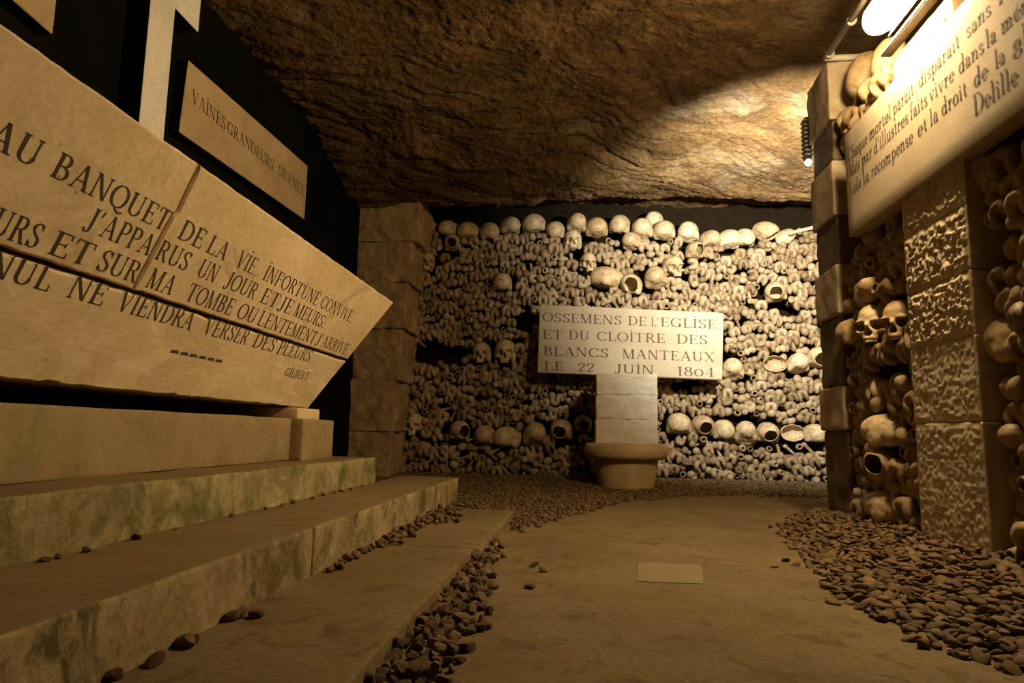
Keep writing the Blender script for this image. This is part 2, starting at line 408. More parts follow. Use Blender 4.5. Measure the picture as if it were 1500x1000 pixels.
def glyph(c):
    e = TH / 2
    if c == 'A': return .84, _L(.12, 0, .42, 1, TH) + _L(.70, 0, .42, 1, T) + _H(.22, .6, .34) + _H(.0, .24, e) + _H(.56, .84, e)
    if c == 'B': return .72, _S(.17) + _A(.34, .755, .2, .22, -90, 90) + _A(.36, .27, .24, .245, -90, 90) + _H(.17, .36, 1 - e) + _H(.17, .38, .525) + _H(.17, .38, e)
    if c == 'C': return .8, _A(.44, .5, .36, .475, 42, 318, 26) + _tick(.72, .68, .3) + _tick(.72, .05, .26)
    if c == 'D': return .84, _S(.17) + _A(.36, .5, .38, .475, -90, 90) + _H(.17, .37, 1 - e) + _H(.17, .37, e)
    if c == 'E': return .68, _S(.17) + _H(.17, .58, 1 - e) + _H(.17, .47, .52) + _H(.17, .61, e) + _tick(.58, .78, .22) + _tick(.61, 0, .24) + _tick(.47, .42, .2)
    if c == 'F': return .64, _S(.17) + _H(.17, .58, 1 - e) + _H(.17, .47, .52) + _tick(.58, .78, .22) + _tick(.47, .42, .2)
    if c == 'G': return .86, _A(.44, .5, .36, .475, 42, 318, 26) + _tick(.72, .68, .3) + _S(.7, .05, .42, T, 't')
    if c == 'H': return .86, _S(.17) + _S(.69) + _H(.17, .69, .52)
    if c == 'I': return .34, _S(.17)
    if c in 'İÎ': return .34, _S(.17) + _dot(.17, 1.2)
    if c == 'J': return .5, _S(.33, .15, 1, T, 't') + _B([(.33, .2), (.28, .02), (.14, -.06), (.03, .04)]) + _dot(.06, .06, .06)
    if c == 'L': return .66, _S(.17) + _H(.17, .6, e) + _tick(.6, 0, .3)
    if c == 'M': return .98, _S(.13, w=TH + .01) + _L(.46, 0, .15, 1, T) + _L(.46, 0, .78, 1, TH) + _S(.81)
    if c == 'N': return .86, _S(.13, w=TH + .01) + _L(.68, 0, .15, 1, T) + _S(.70, 0, 1, TH + .01, 't')
    if c == 'O': return .88, _A(.44, .5, .37, .475, 0, 360, 30)
    if c == 'P': return .66, _S(.17) + _A(.36, .735, .22, .24, -90, 90) + _H(.17, .37, 1 - e) + _H(.17, .37, .49)
    if c == 'Q': return .88, _A(.44, .5, .37, .475, 0, 360, 30) + _B([(.38, .06), (.52, -.1), (.68, -.16), (.86, -.1)], w=.08)
    if c == 'R': return .78, _S(.17) + _A(.36, .75, .21, .225, -90, 90) + _H(.17, .37, 1 - e) + _H(.17, .37, .52) + _L(.66, 0, .38, .52, T) + _H(.58, .78, e)
    if c == 'S': return .62, _B([(.52, .84), (.42, .95), (.26, .95), (.12, .82), (.16, .64), (.34, .5), (.5, .35), (.5, .14), (.34, .03), (.18, .06), (.08, .2)]) + _tick(.53, .72, .24) + _tick(.07, .02, .26)
    if c == 'T': return .76, _S(.38, s='b') + _H(.05, .71, 1 - e) + _tick(.05, .76, .24) + _tick(.71, .76, .24)
    if c == 'U': return .84, _S(.17, .28, 1, T, 't') + _A(.42, .3, .25, .275, 180, 360) + _S(.67, .28, 1, TH + .01, 't')
    if c == 'V': return .8, _L(.40, 0, .12, 1, T) + _L(.40, 0, .68, 1, TH) + _H(.0, .26, 1 - e) + _H(.58, .8, 1 - e)
    if c == 'X': return .8, _L(.66, 0, .14, 1, T) + _L(.12, 0, .66, 1, TH) + _H(0, .26, 1 - e) + _H(.54, .8, 1 - e) + _H(0, .24, e) + _H(.52, .8, e)
    if c == 'É': w, g = glyph('E'); return w, g + _L(.32, 1.06, .46, 1.24, .08)
    if c == '0': return .72, _A(.36, .4, .28, .38, 0, 360, 26)
    if c == '1': return .42, _S(.21) + _L(.08, .8, .17, .95, .06)
    if c == '2': return .64, _B([(.1, .72), (.16, .9), (.32, .97), (.5, .86), (.5, .66), (.34, .42), (.1, .06)]) + _H(.08, .56, .05, .09) + _dot(.12, .72, .06)
    if c == '4': return .74, _L(.06, .3, .5, 1, TH) + _H(.05, .7, .3) + _S(.5, 0, 1, T, 'b')
    if c == '8': return .68, _A(.34, .75, .19, .22, 0, 360, 22) + _A(.34, .27, .25, .25, 0, 360, 22)
    if c == ',': return .3, _dot(.13, .04, .06) + _L(.08, -.16, .15, .02, .05)
    if c == '.': return .28, _dot(.13, .06, .065)
    if c == ':': return .3, _dot(.14, .06, .065) + _dot(.14, .46, .065)
    if c == "'": return .26, _L(.08, .72, .16, 1.0, .08)
    x = .54; s = .11
    sm = lambda xx, y0=0., y1=x, ss='lb': _S(xx, y0, y1, s, ss)
    if c == 'a': return .5, _A(.2, .16, .14, .145, 60, 330, 18) + sm(.36, 0, .4, 'b') + _B([(.08, .4), (.14, .52), (.28, .52), (.36, .38)])
    if c == 'à': w, g = glyph('a'); return w, g + _L(.3, .62, .16, .78, .07)
    if c == 'c': return .46, _A(.25, .27, .19, .255, 50, 315, 20) + _dot(.37, .42, .05)
    if c == 'd': return .56, _A(.24, .27, .18, .255, 20, 340, 20) + sm(.42, 0, 1.0)
    if c in 'eé':
        g = _A(.25, .27, .19, .255, 0, 320, 22) + _H(.08, .43, .29)
        return .48, g + (_L(.22, .62, .36, .8, .07) if c == 'é' else [])
    if c == 'f': return .38, sm(.16, 0, .84, 'b') + _B([(.16, .8), (.2, .97), (.32, 1.0), (.38, .92)]) + _H(.02, .34, x - e)
    if c == 'g': return .54, _A(.23, .32, .15, .19, 0, 360, 18) + _A(.23, -.1, .2, .17, 0, 360, 18) + _L(.36, .46, .48, .54, .06)
    if c == 'h': return .6, sm(.13, 0, 1.0) + _B([(.14, .36), (.26, .51), (.38, .52), (.45, .4)]) + sm(.46, 0, .42, 'b')
    if c == 'i': return .3, sm(.14) + _dot(.14, .74, .065)
    if c == 'î': return .3, sm(.14) + _L(.02, .66, .14, .84, .05) + _L(.26, .66, .14, .84, .05)
    if c == 'l': return .3, sm(.14, 0, 1.0)
    if c == 'm': return .86, sm(.13) + _B([(.14, .36), (.24, .51), (.34, .52), (.40, .4)]) + sm(.41, 0, .42, 'b') + _B([(.42, .36), (.52, .51), (.62, .52), (.68, .4)]) + sm(.69, 0, .42, 'b')
    if c == 'n': return .6, sm(.13) + _B([(.14, .36), (.26, .51), (.38, .52), (.45, .4)]) + sm(.46, 0, .42, 'b')
    if c == 'o': return .52, _A(.26, .27, .2, .255, 0, 360, 24)
    if c == 'p': return .58, sm(.14, -.34, x) + _A(.32, .27, .18, .255, -160, 160, 20)
    if c == 'q': return .56, _A(.24, .27, .18, .255, 20, 340, 20) + sm(.42, -.34, x, 'b')
    if c == 'r': return .42, sm(.14) + _B([(.15, .34), (.24, .5), (.34, .52)]) + _dot(.34, .47, .06)
    if c == 's': return .42, _B([(.34, .42), (.26, .52), (.14, .5), (.09, .38), (.2, .28), (.34, .18), (.32, .05), (.18, .02), (.07, .12)])
    if c == 't': return .36, sm(.15, .08, .72, '') + _B([(.15, .12), (.2, .02), (.32, .06)]) + _H(.02, .32, x - e)
    if c == 'u': return .6, sm(.13, .12, x, 'l') + _B([(.13, .14), (.2, .02), (.34, .04), (.45, .18)]) + sm(.46)
    if c == 'v': return .54, _L(.26, 0, .1, x, s) + _L(.26, 0, .44, x, TH) + _H(.0, .2, x - e) + _H(.36, .54, x - e)
    return .35, []

def word_polys(text):
    x = 0; out = []
    for ch in text:
        w, g = glyph(ch)
        out += [[(p[0] + x, p[1]) for p in q] for q in g]; x += w + .06
    return max(x - .06, .1), out

def lettering(name, words, frame, mat, parent, skew=0.0):
    """words: (text, u0, u1, v0, v1, cap): baseline from (u0,v0) to (u1,v1), cap height; frame maps (u,v) to a 3-D point"""
    for text, u0, u1, v0, v1, cap in words:
        V = []; F = []
        w, polys = word_polys(text)
        for q in polys:
            i0 = len(V)
            ar = sum(q[i][0] * q[(i + 1) % len(q)][1] - q[(i + 1) % len(q)][0] * q[i][1] for i in range(len(q)))
            if ar < 0: q = q[::-1]
            for (a, b) in q:
                k = a / w
                V.append(frame(u0 + (u1 - u0) * k, v0 + (v1 - v0) * k + b * cap))
            F.append(tuple(range(i0, len(V))))
        link('lettering', mesh_from('lettering', V, F), mat, parent)

# ------------------------------------------------------------------ setting: floor, ceiling, walls
def floor_h(x, y):
    x = np.asarray(x, float); y = np.asarray(y, float)
    p = np.stack([x * 2.2, y * 2.2, x * 0], -1)
    z = 0.006 * fbm(p, 3, 5)
    z = z + 0.055 * sstep(0.60, 0.95, x) * sstep(3.3, 2.3, y) + 0.03 * sstep(3.6, 4.4, y)
    return z
nx, ny = 110, 150
gx = np.linspace(-1.6, 1.9, nx); gy = np.linspace(-1.6, 4.95, ny)
X, Y = np.meshgrid(gx, gy, indexing='ij'); Z = floor_h(X, Y)
def grid_faces(nx, ny, flip=False):
    i, j = np.meshgrid(np.arange(nx - 1), np.arange(ny - 1), indexing='ij'); a = (i * ny + j).ravel()
    F = np.stack([a, a + ny, a + ny + 1, a + 1], 1)
    return F[:, ::-1] if flip else F
tag(link('floor', mesh_from('floor', np.stack([X, Y, Z], -1).reshape(-1, 3), grid_faces(nx, ny), True), M['dirt']), kind='structure')

def ceil_h(x, y):
    p = np.stack([x, y, x * 0], -1)
    z = 1.955 - 0.155 * sstep(2.9, 4.15, y) + 0.16 * sstep(4.2, 4.5, y) - 0.02 * sstep(0.2, 1.2, x)
    z = z + 0.075 * fbm(p * [1.3, 1.5, 1], 3, 3)
    w = fbm(p * 2.0, 3, 21)
    st = fbm(np.stack([x * 4.0 + w * 2, y * 11.0 - x * 3.0 + w * 3, x * 0], -1), 5, 9, 0.6)      # strata running across the vault
    z = z + 0.026 * st * (0.25 + 0.95 * sstep(2.2, 3.8, y)) + 0.030 * fbm(p * 4.5 + w[..., None], 6, 31, 0.66)
    z = z - 0.014 * np.abs(fbm(p * 15, 4, 41, 0.75))
    return z
nx, ny = 460, 720
gx = np.linspace(-1.55, 2.0, nx); gy = np.linspace(-0.6, 5.0, ny)
X, Y = np.meshgrid(gx, gy, indexing='ij'); Z = ceil_h(X, Y)
tag(link('ceiling', mesh_from('ceiling', np.stack([X, Y, Z], -1).reshape(-1, 3), grid_faces(nx, ny, True), True), M['rock']), kind='structure')

tag(rough_box('wall_left', (-1.60, -1.6, -0.05), (-1.44, 4.75, 2.15), 0.05, 0.004, 0.004, 5, 3, M['black']), kind='structure')
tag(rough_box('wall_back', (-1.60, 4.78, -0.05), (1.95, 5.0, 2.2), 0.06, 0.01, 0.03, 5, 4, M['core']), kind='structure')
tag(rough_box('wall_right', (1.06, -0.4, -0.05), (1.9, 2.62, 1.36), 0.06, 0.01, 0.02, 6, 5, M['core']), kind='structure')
tag(rough_box('wall_far_right', (1.90, -1.6, -0.05), (2.0, 5.0, 2.2), 0.08, 0.01, 0.03, 5, 6, M['rough']), kind='structure')

# ------------------------------------------------------------------ left side: slab, steps, plinth, sarcophagus, panels, cross
rough_box('paving_slab', (-0.53, -0.5, -0.03), (-0.250, 1.655, 0.03), 0.03, 0.006, 0.003, 6, 11, M['dirt'])
tag(bpy.data.objects['paving_slab'], 'long flat earth-coloured kerb slab below the lowest step, nearer the viewer', 'slab')
tag(rough_box('paving_slab', (-0.53, 1.660, -0.03), (-0.236, 2.50, 0.028), 0.03, 0.008, 0.004, 6, 12, M['dirt']), 'shorter flat kerb slab beyond the joint, reaching towards the gravel by the bone wall', 'slab')

tag(rough_box('step_block', (-0.76, -0.5, -0.02), (-0.502, 1.288, 0.118), 0.025, 0.006, 0.004, 8, 13, M['step']), 'long stained stone block of the lowest step, on the near side of the upright joint', 'stone block', 'blocks of the lowest step')
tag(rough_box('step_block', (-0.76, 1.294, -0.02), (-0.502, 2.85, 0.118), 0.025, 0.006, 0.004, 8, 14, M['step']), 'stone block of the lowest step beyond the upright joint, ending near the bone wall', 'stone block', 'blocks of the lowest step')
tag(rough_box('step_block', (-1.44, -0.5, -0.02), (-0.74, 2.47, 0.208), 0.03, 0.006, 0.004, 8, 15, M['moss']), 'upper step with a green mossy front, carrying the plinth', 'stone block')
tag(rough_box('plinth_block', (-1.42, -0.3, 0.208), (-0.885, 2.10, 0.335), 0.03, 0.005, 0.003, 6, 16, M['base']), 'long low plinth with a green tinge under the inscribed sarcophagus', 'plinth')

foot = empty('plinth_end_block', (-0.93, 2.18, 0.208), 'small square stone at the far end of the plinth holding up the sarcophagus', 'stone block')
o = (-0.93, 2.18, 0.208)
rough_box('block', (-1.02, 2.035, 0.206), (-0.845, 2.30, 0.335), 0.02, 0.005, 0.003, 10, 17, M['base'], foot, origin=o)
rough_box('pad', (-1.02, 2.06, 0.334), (-0.875, 2.24, 0.370), 0.02, 0.004, 0.001, 10, 18, M['slab'], foot, origin=o)

# sarcophagus: front face leans outwards; (s along Y, t up the face)
SB = np.array([-0.905, 0, 0.371]); ST = np.array([-0.724, 0, 0.781])
fup = (ST - SB); FH = np.linalg.norm(fup); fup /= FH
fn = np.cross(np.array([0, 1.0, 0]), fup); fn = fn if fn[0] > 0 else -fn
def sarc(px, py):
    p = on_plane(px, py, SB, fn); return p[1], float(np.dot(p - SB, fup))
def sface(s, t, off=0.0): return SB + np.array([0, s, 0]) + fup * t + fn * off
org = (-1.15, 1.2, 0.371)
sarco = empty('sarcophagus', org, 'large pale stone sarcophagus carved with a French verse, flaring towards its top', 'sarcophagus')
sTop = sarc(577, 443); sBot = sarc(450, 600)
tTop = sTop[1]
def prism(name, poly, thick, mat, parent, origin, jag=0.0, seed=0, bev=0.004):
    """poly in (s,t), counter-clockwise seen from the front; edges broken up and jittered"""
    pts = []; rn = random.Random(seed)
    for i in range(len(poly)):
        a = np.array(poly[i][:2]); b = np.array(poly[(i + 1) % len(poly)][:2]); L = np.linalg.norm(b - a); k = max(1, int(L / 0.02)) if jag else 1
        nn = np.array([-(b - a)[1], (b - a)[0]]) / L
        jj = jag * (poly[i][2] if len(poly[i]) > 2 else 1)
        for q in range(k):
            p = a + (b - a) * q / k
            if q: p = p + nn * (abs(fbm(np.array([[p[0] * 25, p[1] * 25, seed]]), 3, seed)[0]) * jj)
            pts.append(p)
    n = len(pts); cen = np.mean(pts, 0)
    V = []
    for p in pts:
        V.append(sface(p[0], p[1], -bev))
    inner = []
    for i in range(n):
        a, b, c = pts[i - 1], pts[i], pts[(i + 1) % n]
        d1 = (b - a) / (np.linalg.norm(b - a) + 1e-9); d2 = (c - b) / (np.linalg.norm(c - b) + 1e-9)
        nn = np.array([-(d1 + d2)[1], (d1 + d2)[0]]); nn /= (np.linalg.norm(nn) + 1e-9)
        inner.append(b + nn * bev)
    for p in inner: V.append(sface(p[0], p[1], 0))
    for p in pts: V.append(sface(p[0], p[1], -thick))
    F = [tuple(range(n, 2 * n))]
    for i in range(n):
        j = (i + 1) % n
        F.append((i, j, n + j, n + i)); F.append((2 * n + i, 2 * n + j, j, i))
    F.append(tuple(range(2 * n, 3 * n))[::-1])
    V = np.array(V) - np.array(origin)
    me = mesh_from(name, V, F)
    bm = bmesh.new(); bm.from_mesh(me); bmesh.ops.recalc_face_normals(bm, faces=bm.faces[:]); bm.to_mesh(me); bm.free()
    return link(name, me, mat, parent)
h0, h1, h2 = sarc(0, 372), sarc(193, 428), sarc(513, 529)
v_top, v_a, v_b = sarc(288, 250), sarc(260, 310), sarc(253, 316)
hl = h0[1]; hm = 0.5 * (h1[1] + h2[1])
g = 0.0035
def slant(t):   # right end line
    k = (t - 0) / tTop; return sBot[0] + (sTop[0] - sBot[0]) * k
s_end_l = -0.35; s_bot_l = 0.15
prism('lower_slab', [(s_bot_l, 0), (sBot[0], 0), (slant(hm - g), hm - g, 1.5), (h1[0], hm - g, 0.5), (-0.1, hm - g)], 0.06, M['slab_worn'], sarco, org, 0.006, 3)
prism('upper_slab', [(-0.12, hm + g), (h1[0] - .002, hm + g), (v_b[0] - .002, v_b[1]), (v_a[0] - .002, v_a[1]), (v_top[0] - .002, tTop), (s_end_l, tTop)], 0.06, M['slab'], sarco, org, 0.004, 5)
prism('upper_slab', [(h1[0] + .003, hm + g, 0.8), (slant(hm + g), hm + g), (sTop[0], tTop), (v_top[0] + .003, tTop), (v_a[0] + .003, v_a[1]), (v_b[0] + .003, v_b[1])], 0.06, M['slab'], sarco, org, 0.004, 8)
# body behind the face (hollow of the joints stays dark)
V = []
for x_off in (-0.055, -0.50):
    for (s, t) in ((s_bot_l + .03, 0.004), (sBot[0] - .03, 0.004), (sTop[0] - .05, tTop - .004), (s_end_l + .05, tTop - .004)):
        p = sface(s, t); V.append(np.array([p[0] + x_off if x_off > -.1 else -1.38, p[1], p[2]]) - np.array(org))
link('body', mesh_from('body', V, [(0, 1, 2, 3), (7, 6, 5, 4), (0, 4, 5, 1), (1, 5, 6, 2), (2, 6, 7, 3), (3, 7, 4, 0)]), M['base'], sarco)
rel = lambda o: np.array(o)
def sframe(u, v): return sface(u, v, 0.0006) - np.array(org)
def sline(ref, words, cap):
    t = np.mean([sarc(*r)[1] for r in ref]); w = []
    x0, y0 = ref[0]; x1, y1 = ref[-1]
    for txt, a, b in words:
        ya = y0 + (a - x0) * (y1 - y0) / (x1 - x0); yb = y0 + (b - x0) * (y1 - y0) / (x1 - x0)
        w.append((txt, sarc(a, ya)[0], sarc(b, yb)[0], t, t, cap))
    return w
CAP = 0.040
lettering('lettering', sline([(71, 257), (513, 472)], [('AU', -25, 50), ('BANQUET', 71, 240), ('DE', 258, 293), ('LA', 300, 328), ('VİE,', 343, 374), ('İNFORTUNÉ', 383, 463), ('CONVİVE,', 467, 514)], CAP), sframe, M['text'], sarco)
lettering('lettering', sline([(162, 352), (471, 480)], [("J'APPA", 120, 217), ('RUS', 225, 271), ('UN', 286, 313), ('JOUR', 326, 371), ('ET', 379, 403), ('JE', 405, 424), ('MEURS:', 428, 473)], CAP), sframe, M['text'], sarco)
lettering('lettering', sline([(66, 373), (505, 518)], [('MEURS', -85, 50), ('ET', 66, 126), ('SUR', 137, 196), ('MA', 211, 249), ('TOMBE', 268, 336), ('OU', 344, 371), ('LENTEMENT', 375, 459), ("J'ARRİVE", 461, 506)], CAP), sframe, M['text'], sarco)
lettering('lettering', sline([(95, 435), (454, 530)], [('NUL', -27, 69), ('NE', 95, 148), ('VİENDRA', 168, 278), ('VERSER', 295, 359), ('DES', 368, 399), ('PLEURS.', 404, 455)], CAP), sframe, M['text'], sarco)
lettering('lettering', sline([(415, 550), (448, 556)], [('GİLBERT', 415, 449)], 0.026), sframe, M['text'], sarco)
ra, rb = sarc(248, 516), sarc(327, 530)
V = []; F = []
for k in range(6):
    a = ra[0] + (rb[0] - ra[0]) * k / 6; b = ra[0] + (rb[0] - ra[0]) * (k + .86) / 6; i0 = len(V)
    V += [sframe(a, ra[1]), sframe(b, ra[1] + .001), sframe(b - .004, ra[1] + .008), sframe(a + .003, ra[1] + .007)]; F.append((i0, i0 + 1, i0 + 2, i0 + 3))
link('dashed_rule', mesh_from('dashed_rule', V, F), M['text'], sarco)

# inscribed panel and cross on the black wall
def wall_panel(name, corners, label, cat, mat, x0=-1.435, x1=-1.395):
    P = [on(px, py, 'X', x1) for px, py in corners]
    o = np.mean(P, 0); o[0] = x0
    root = empty(name, tuple(o), label, cat)
    V = [p - o for p in P] + [np.array([x0 - .01, p[1], p[2]]) - o for p in P]
    me = mesh_from('stone_panel', V, [(0, 1, 2, 3), (7, 6, 5, 4), (0, 4, 5, 1), (1, 5, 6, 2), (2, 6, 7, 3), (3, 7, 4, 0)])
    bm = bmesh.new(); bm.from_mesh(me); bmesh.ops.recalc_face_normals(bm, faces=bm.faces[:])
    bmesh.ops.bevel(bm, geom=bm.edges[:], offset=0.003, segments=1, affect='EDGES'); bm.to_mesh(me); bm.free()
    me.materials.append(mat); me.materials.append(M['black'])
    for p in me.polygons: p.material_index = 0 if p.normal.x > .5 else 1  # front face in stone, every side face coloured black
    return link('stone_panel', me, None, root), o, x1
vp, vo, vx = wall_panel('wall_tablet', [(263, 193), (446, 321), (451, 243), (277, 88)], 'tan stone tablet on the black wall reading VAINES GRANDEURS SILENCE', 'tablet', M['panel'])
def vword(txt, a, b, cap=.052):
    f = lambda x: 157 + (x - 289) * (287 - 157) / (444 - 289)
    A = on(a, f(a), 'X', vx); B = on(b, f(b), 'X', vx); return (txt, A[1], B[1], A[2], B[2], cap)
lettering('lettering', [vword('VAİNES', 280, 330), vword('GRANDEURS,', 332, 403), vword('SİLENCE', 407, 446)],
          lambda u, v: np.array([vx + .0006, u, v]) - vo, M['text'], vp)
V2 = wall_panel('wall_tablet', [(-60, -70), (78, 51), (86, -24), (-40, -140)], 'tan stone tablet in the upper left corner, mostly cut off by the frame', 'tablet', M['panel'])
cr = empty('stone_cross', (-1.44, 1.93, 0.9), 'pale stone cross on the black wall rising behind the sarcophagus', 'cross')
oc = (-1.44, 1.93, 0.9)
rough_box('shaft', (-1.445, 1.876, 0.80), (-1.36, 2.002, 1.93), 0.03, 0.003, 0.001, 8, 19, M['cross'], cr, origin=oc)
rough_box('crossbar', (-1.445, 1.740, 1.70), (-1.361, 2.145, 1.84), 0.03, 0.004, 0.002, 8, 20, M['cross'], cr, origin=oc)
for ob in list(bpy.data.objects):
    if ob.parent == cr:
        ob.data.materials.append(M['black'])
        for p in ob.data.polygons: p.material_index = 0 if p.normal.x > .5 else 1  # same on shaft and crossbar: black everywhere but the front
cn = empty('wall_batten', (-1.44, 2.08, 0.9), 'thin black upright batten on the black wall between cross and tablet', 'batten')
plain_box('strip', (-.005, -.014, -0.05), (.014, .014, 0.95), M['black'], cn, 0.002)

# ------------------------------------------------------------------ rough pier at the left end of the bone wall
pier = empty('stone_pillar', (-1.3, 4.25, 0), 'rough brown stone pillar at the left end of the bone wall', 'pillar', kind='thing')
op = (-1.3, 4.25, 0)
levels = [0.0, 0.30, 0.62, 0.95, 1.25, 1.52, 1.90]
rights = [582, 585, 590, 596, 601, 611]
for i in range(6):
    xr = on(rights[i], 500, 'Y', 4.25)[0]
    top = i == 5
    def warp(P, xr=xr, top=top):
        if top: P[:, 0] -= np.clip(P[:, 2] - 1.80, 0, 1) * 0.6 * sstep(-1.30, xr, P[:, 0])
        return P
    rough_box('stone_block', (-1.445, 4.20 + RND.uniform(-.02, .01), levels[i] + .002), (xr, 4.60, levels[i + 1] - .001), 0.012, 0.005, 0.020, 18, 50 + i, M['rough'], pier, 5, origin=op, warp=warp)

# ------------------------------------------------------------------ plaque, pedestal and basin in front of the bone wall
bas = empty('stone_basin', (0.262, 4.02, 0.0), 'round honey-coloured stone basin with a thick rim on the ground before the bone wall', 'basin')
link('bowl', lathe_mesh('bowl', [(0.150, -0.01), (0.158, 0.02), (0.170, 0.09), (0.180, 0.16), (0.182, 0.175), (0.168, 0.18), (0.12, 0.16)]), M['basin'], bas)
link('rim', lathe_mesh('rim', [(0.17, 0.170), (0.205, 0.168), (0.226, 0.176), (0.238, 0.195), (0.241, 0.220), (0.236, 0.244), (0.222, 0.256), (0.19, 0.259), (0.17, 0.25), (0.165, 0.20)]), M['basin'], bas)

ped = empty('stone_pedestal', (0.262, 4.16, 0.2), 'whitish stone pedestal of three courses standing behind the basin rim under the plaque', 'pedestal')
ope = (0.262, 4.16, 0.2)
zs = [on(918, y, 'Y', 4.02)[2] for y in (652, 614, 578, 547)]
pl = [on(p, y, 'Y', 4.02) for p, y in ((874, 547), (872, 645), (963, 547), (964, 645))]
for i in range(3):
    rough_box('pedestal_block', (pl[0][0] - .006 * (2 - i) / 2, 4.02, zs[i] - (0.02 if i == 0 else 0)), (pl[2][0], 4.36, zs[i + 1] - .0012), 0.012, 0.004, 0.006, 22, 70 + i, M['white'], ped, 4, origin=ope)

PY = 4.33
pc = [on(px, py, 'Y', PY) for px, py in ((787, 545), (1058, 556), (1060, 458), (791, 446))]
po = np.mean(pc, 0)
plq = empty('inscribed_plaque', tuple(po), 'pale stone plaque reading OSSEMENS DE L EGLISE in front of the bone wall', 'plaque')
V = [p - po for p in pc] + [p - po + np.array([0, .07, 0]) for p in pc]
me = mesh_from('plaque_stone', V, [(0, 1, 2, 3), (7, 6, 5, 4), (0, 4, 5, 1), (1, 5, 6, 2), (2, 6, 7, 3), (3, 7, 4, 0)])
bm = bmesh.new(); bm.from_mesh(me); bmesh.ops.recalc_face_normals(bm, faces=bm.faces[:])
bmesh.ops.bevel(bm, geom=bm.edges[:], offset=0.004, segments=2, affect='EDGES'); bm.to_mesh(me); bm.free()
plq = link('plaque_stone', me, M['plaque'], plq)
def pz(zx, zy): return 770 + .20667 * zx, 430 + .20667 * zy
def pline(bl, br, words, caph):
    out = []
    for txt, a, b in words:
        ya = bl[1] + (a - bl[0]) * (br[1] - bl[1]) / (br[0] - bl[0]); yb = bl[1] + (b - bl[0]) * (br[1] - bl[1]) / (br[0] - bl[0])
        A = on(*pz(a, ya), 'Y', PY); B = on(*pz(b, yb), 'Y', PY); out.append((txt, A[0], B[0], A[2], B[2], caph))
    return out
pf = lambda u, v: np.array([u, PY - .0007, v]) - po
lettering('lettering', pline((118, 196), (1355, 250), [('OSSEMENS', 118, 682), ('DE', 725, 858), ("L'", 890, 945), ('EGLİSE', 955, 1355)], .058), pf, M['text_faded'], plq)
lettering('lettering', pline((120, 318), (1290, 360), [('ET', 120, 264), ('DU', 305, 452), ('CLOİTRE', 503, 990), ('DES', 1070, 1290)], .058), pf, M['text_faded'], plq)
lettering('lettering', pline((125, 436), (1340, 482), [('BLANCS', 125, 588), ('MANTEAUX', 685, 1340)], .058), pf, M['text_faded'], plq)
lettering('lettering', pline((130, 541), (1340, 590), [('LE', 130, 272), ('22', 368, 490), ('JUİN', 630, 912), ('1804', 1075, 1340)], .056), pf, M['text_faded'], plq)

# ------------------------------------------------------------------ right side: pier, pillar, plaque, lamps, conduit
pier2 = empty('stone_pier', (0.98, 2.55, 0.0), 'corner pier of alternating light and dark stones at the end of the right bone wall', 'pier', kind='thing')
o2 = (0.98, 2.55, 0.0)
zb = [on(1223, y, 'X', .89)[2] for y in (112, 165, 228, 314, 388, 462, 566, 630)] + [0.0]
zb[0] = 1.665
for i in range(8):
    dark = i % 2 == 1
    ins = 0.010 if dark else 0.0
    rough_box('pier_stone', (0.89 + ins, 2.43 + ins * .6, zb[i + 1] + .001), (1.10, 2.66 - ins, zb[i] - .001), 0.015, 0.006, 0.006, 20, 80 + i, M['pier_d'] if dark else M['pier_l'], pier2, 5, origin=o2)

pil = empty('stone_pillar', (1.0, 1.76, 0.0), 'tall tooled stone pillar set into the right bone wall beneath the inscription', 'pillar', kind='thing')
o3 = (1.0, 1.76, 0.0)
zp = [0.0] + [on(1350, 620, 'X', .885)[2], on(1346, 510, 'X', .885)[2], on(1340, 428, 'X', .885)[2], on(1335, 345, 'X', .885)[2], 1.375]
for i in range(5):
    V, F = box_grid((0.885, 1.615, zp[i]), (1.08, 1.925, zp[i + 1] - .0006), 0.0036)
    lo = np.array([0.885, 1.615, zp[i]]); hi = np.array([1.08, 1.925, zp[i + 1] - .0006])
    q = np.clip(V, lo + .002, hi - .002); d = V - q; nr = d / (np.linalg.norm(d, axis=1, keepdims=True) + 1e-9); P = q + nr * .002
    edge = np.minimum(np.minimum(P[:, 1] - lo[1], hi[1] - P[:, 1]), np.minimum(P[:, 2] - lo[2], hi[2] - P[:, 2]))
    amt = sstep(0.004, 0.016, edge) * (nr[:, 0] < -.9)
    tool = (fbm(P * [1, 95, 120], 2, 90 + i, .6) + .5) * 0.0062           # pecked, tooled face inside a smooth margin
    tool = tool * (1.0 if i >= 2 else 0.3)
    P = P + nr * (0.0015 * fbm(P * 20, 3, i))[:, None]; P[:, 0] -= amt * (tool * 1.0)
    P -= np.array(o3)
    link('pillar_stone', mesh_from('pillar_stone', P, F, True), M['pillar'], pil)

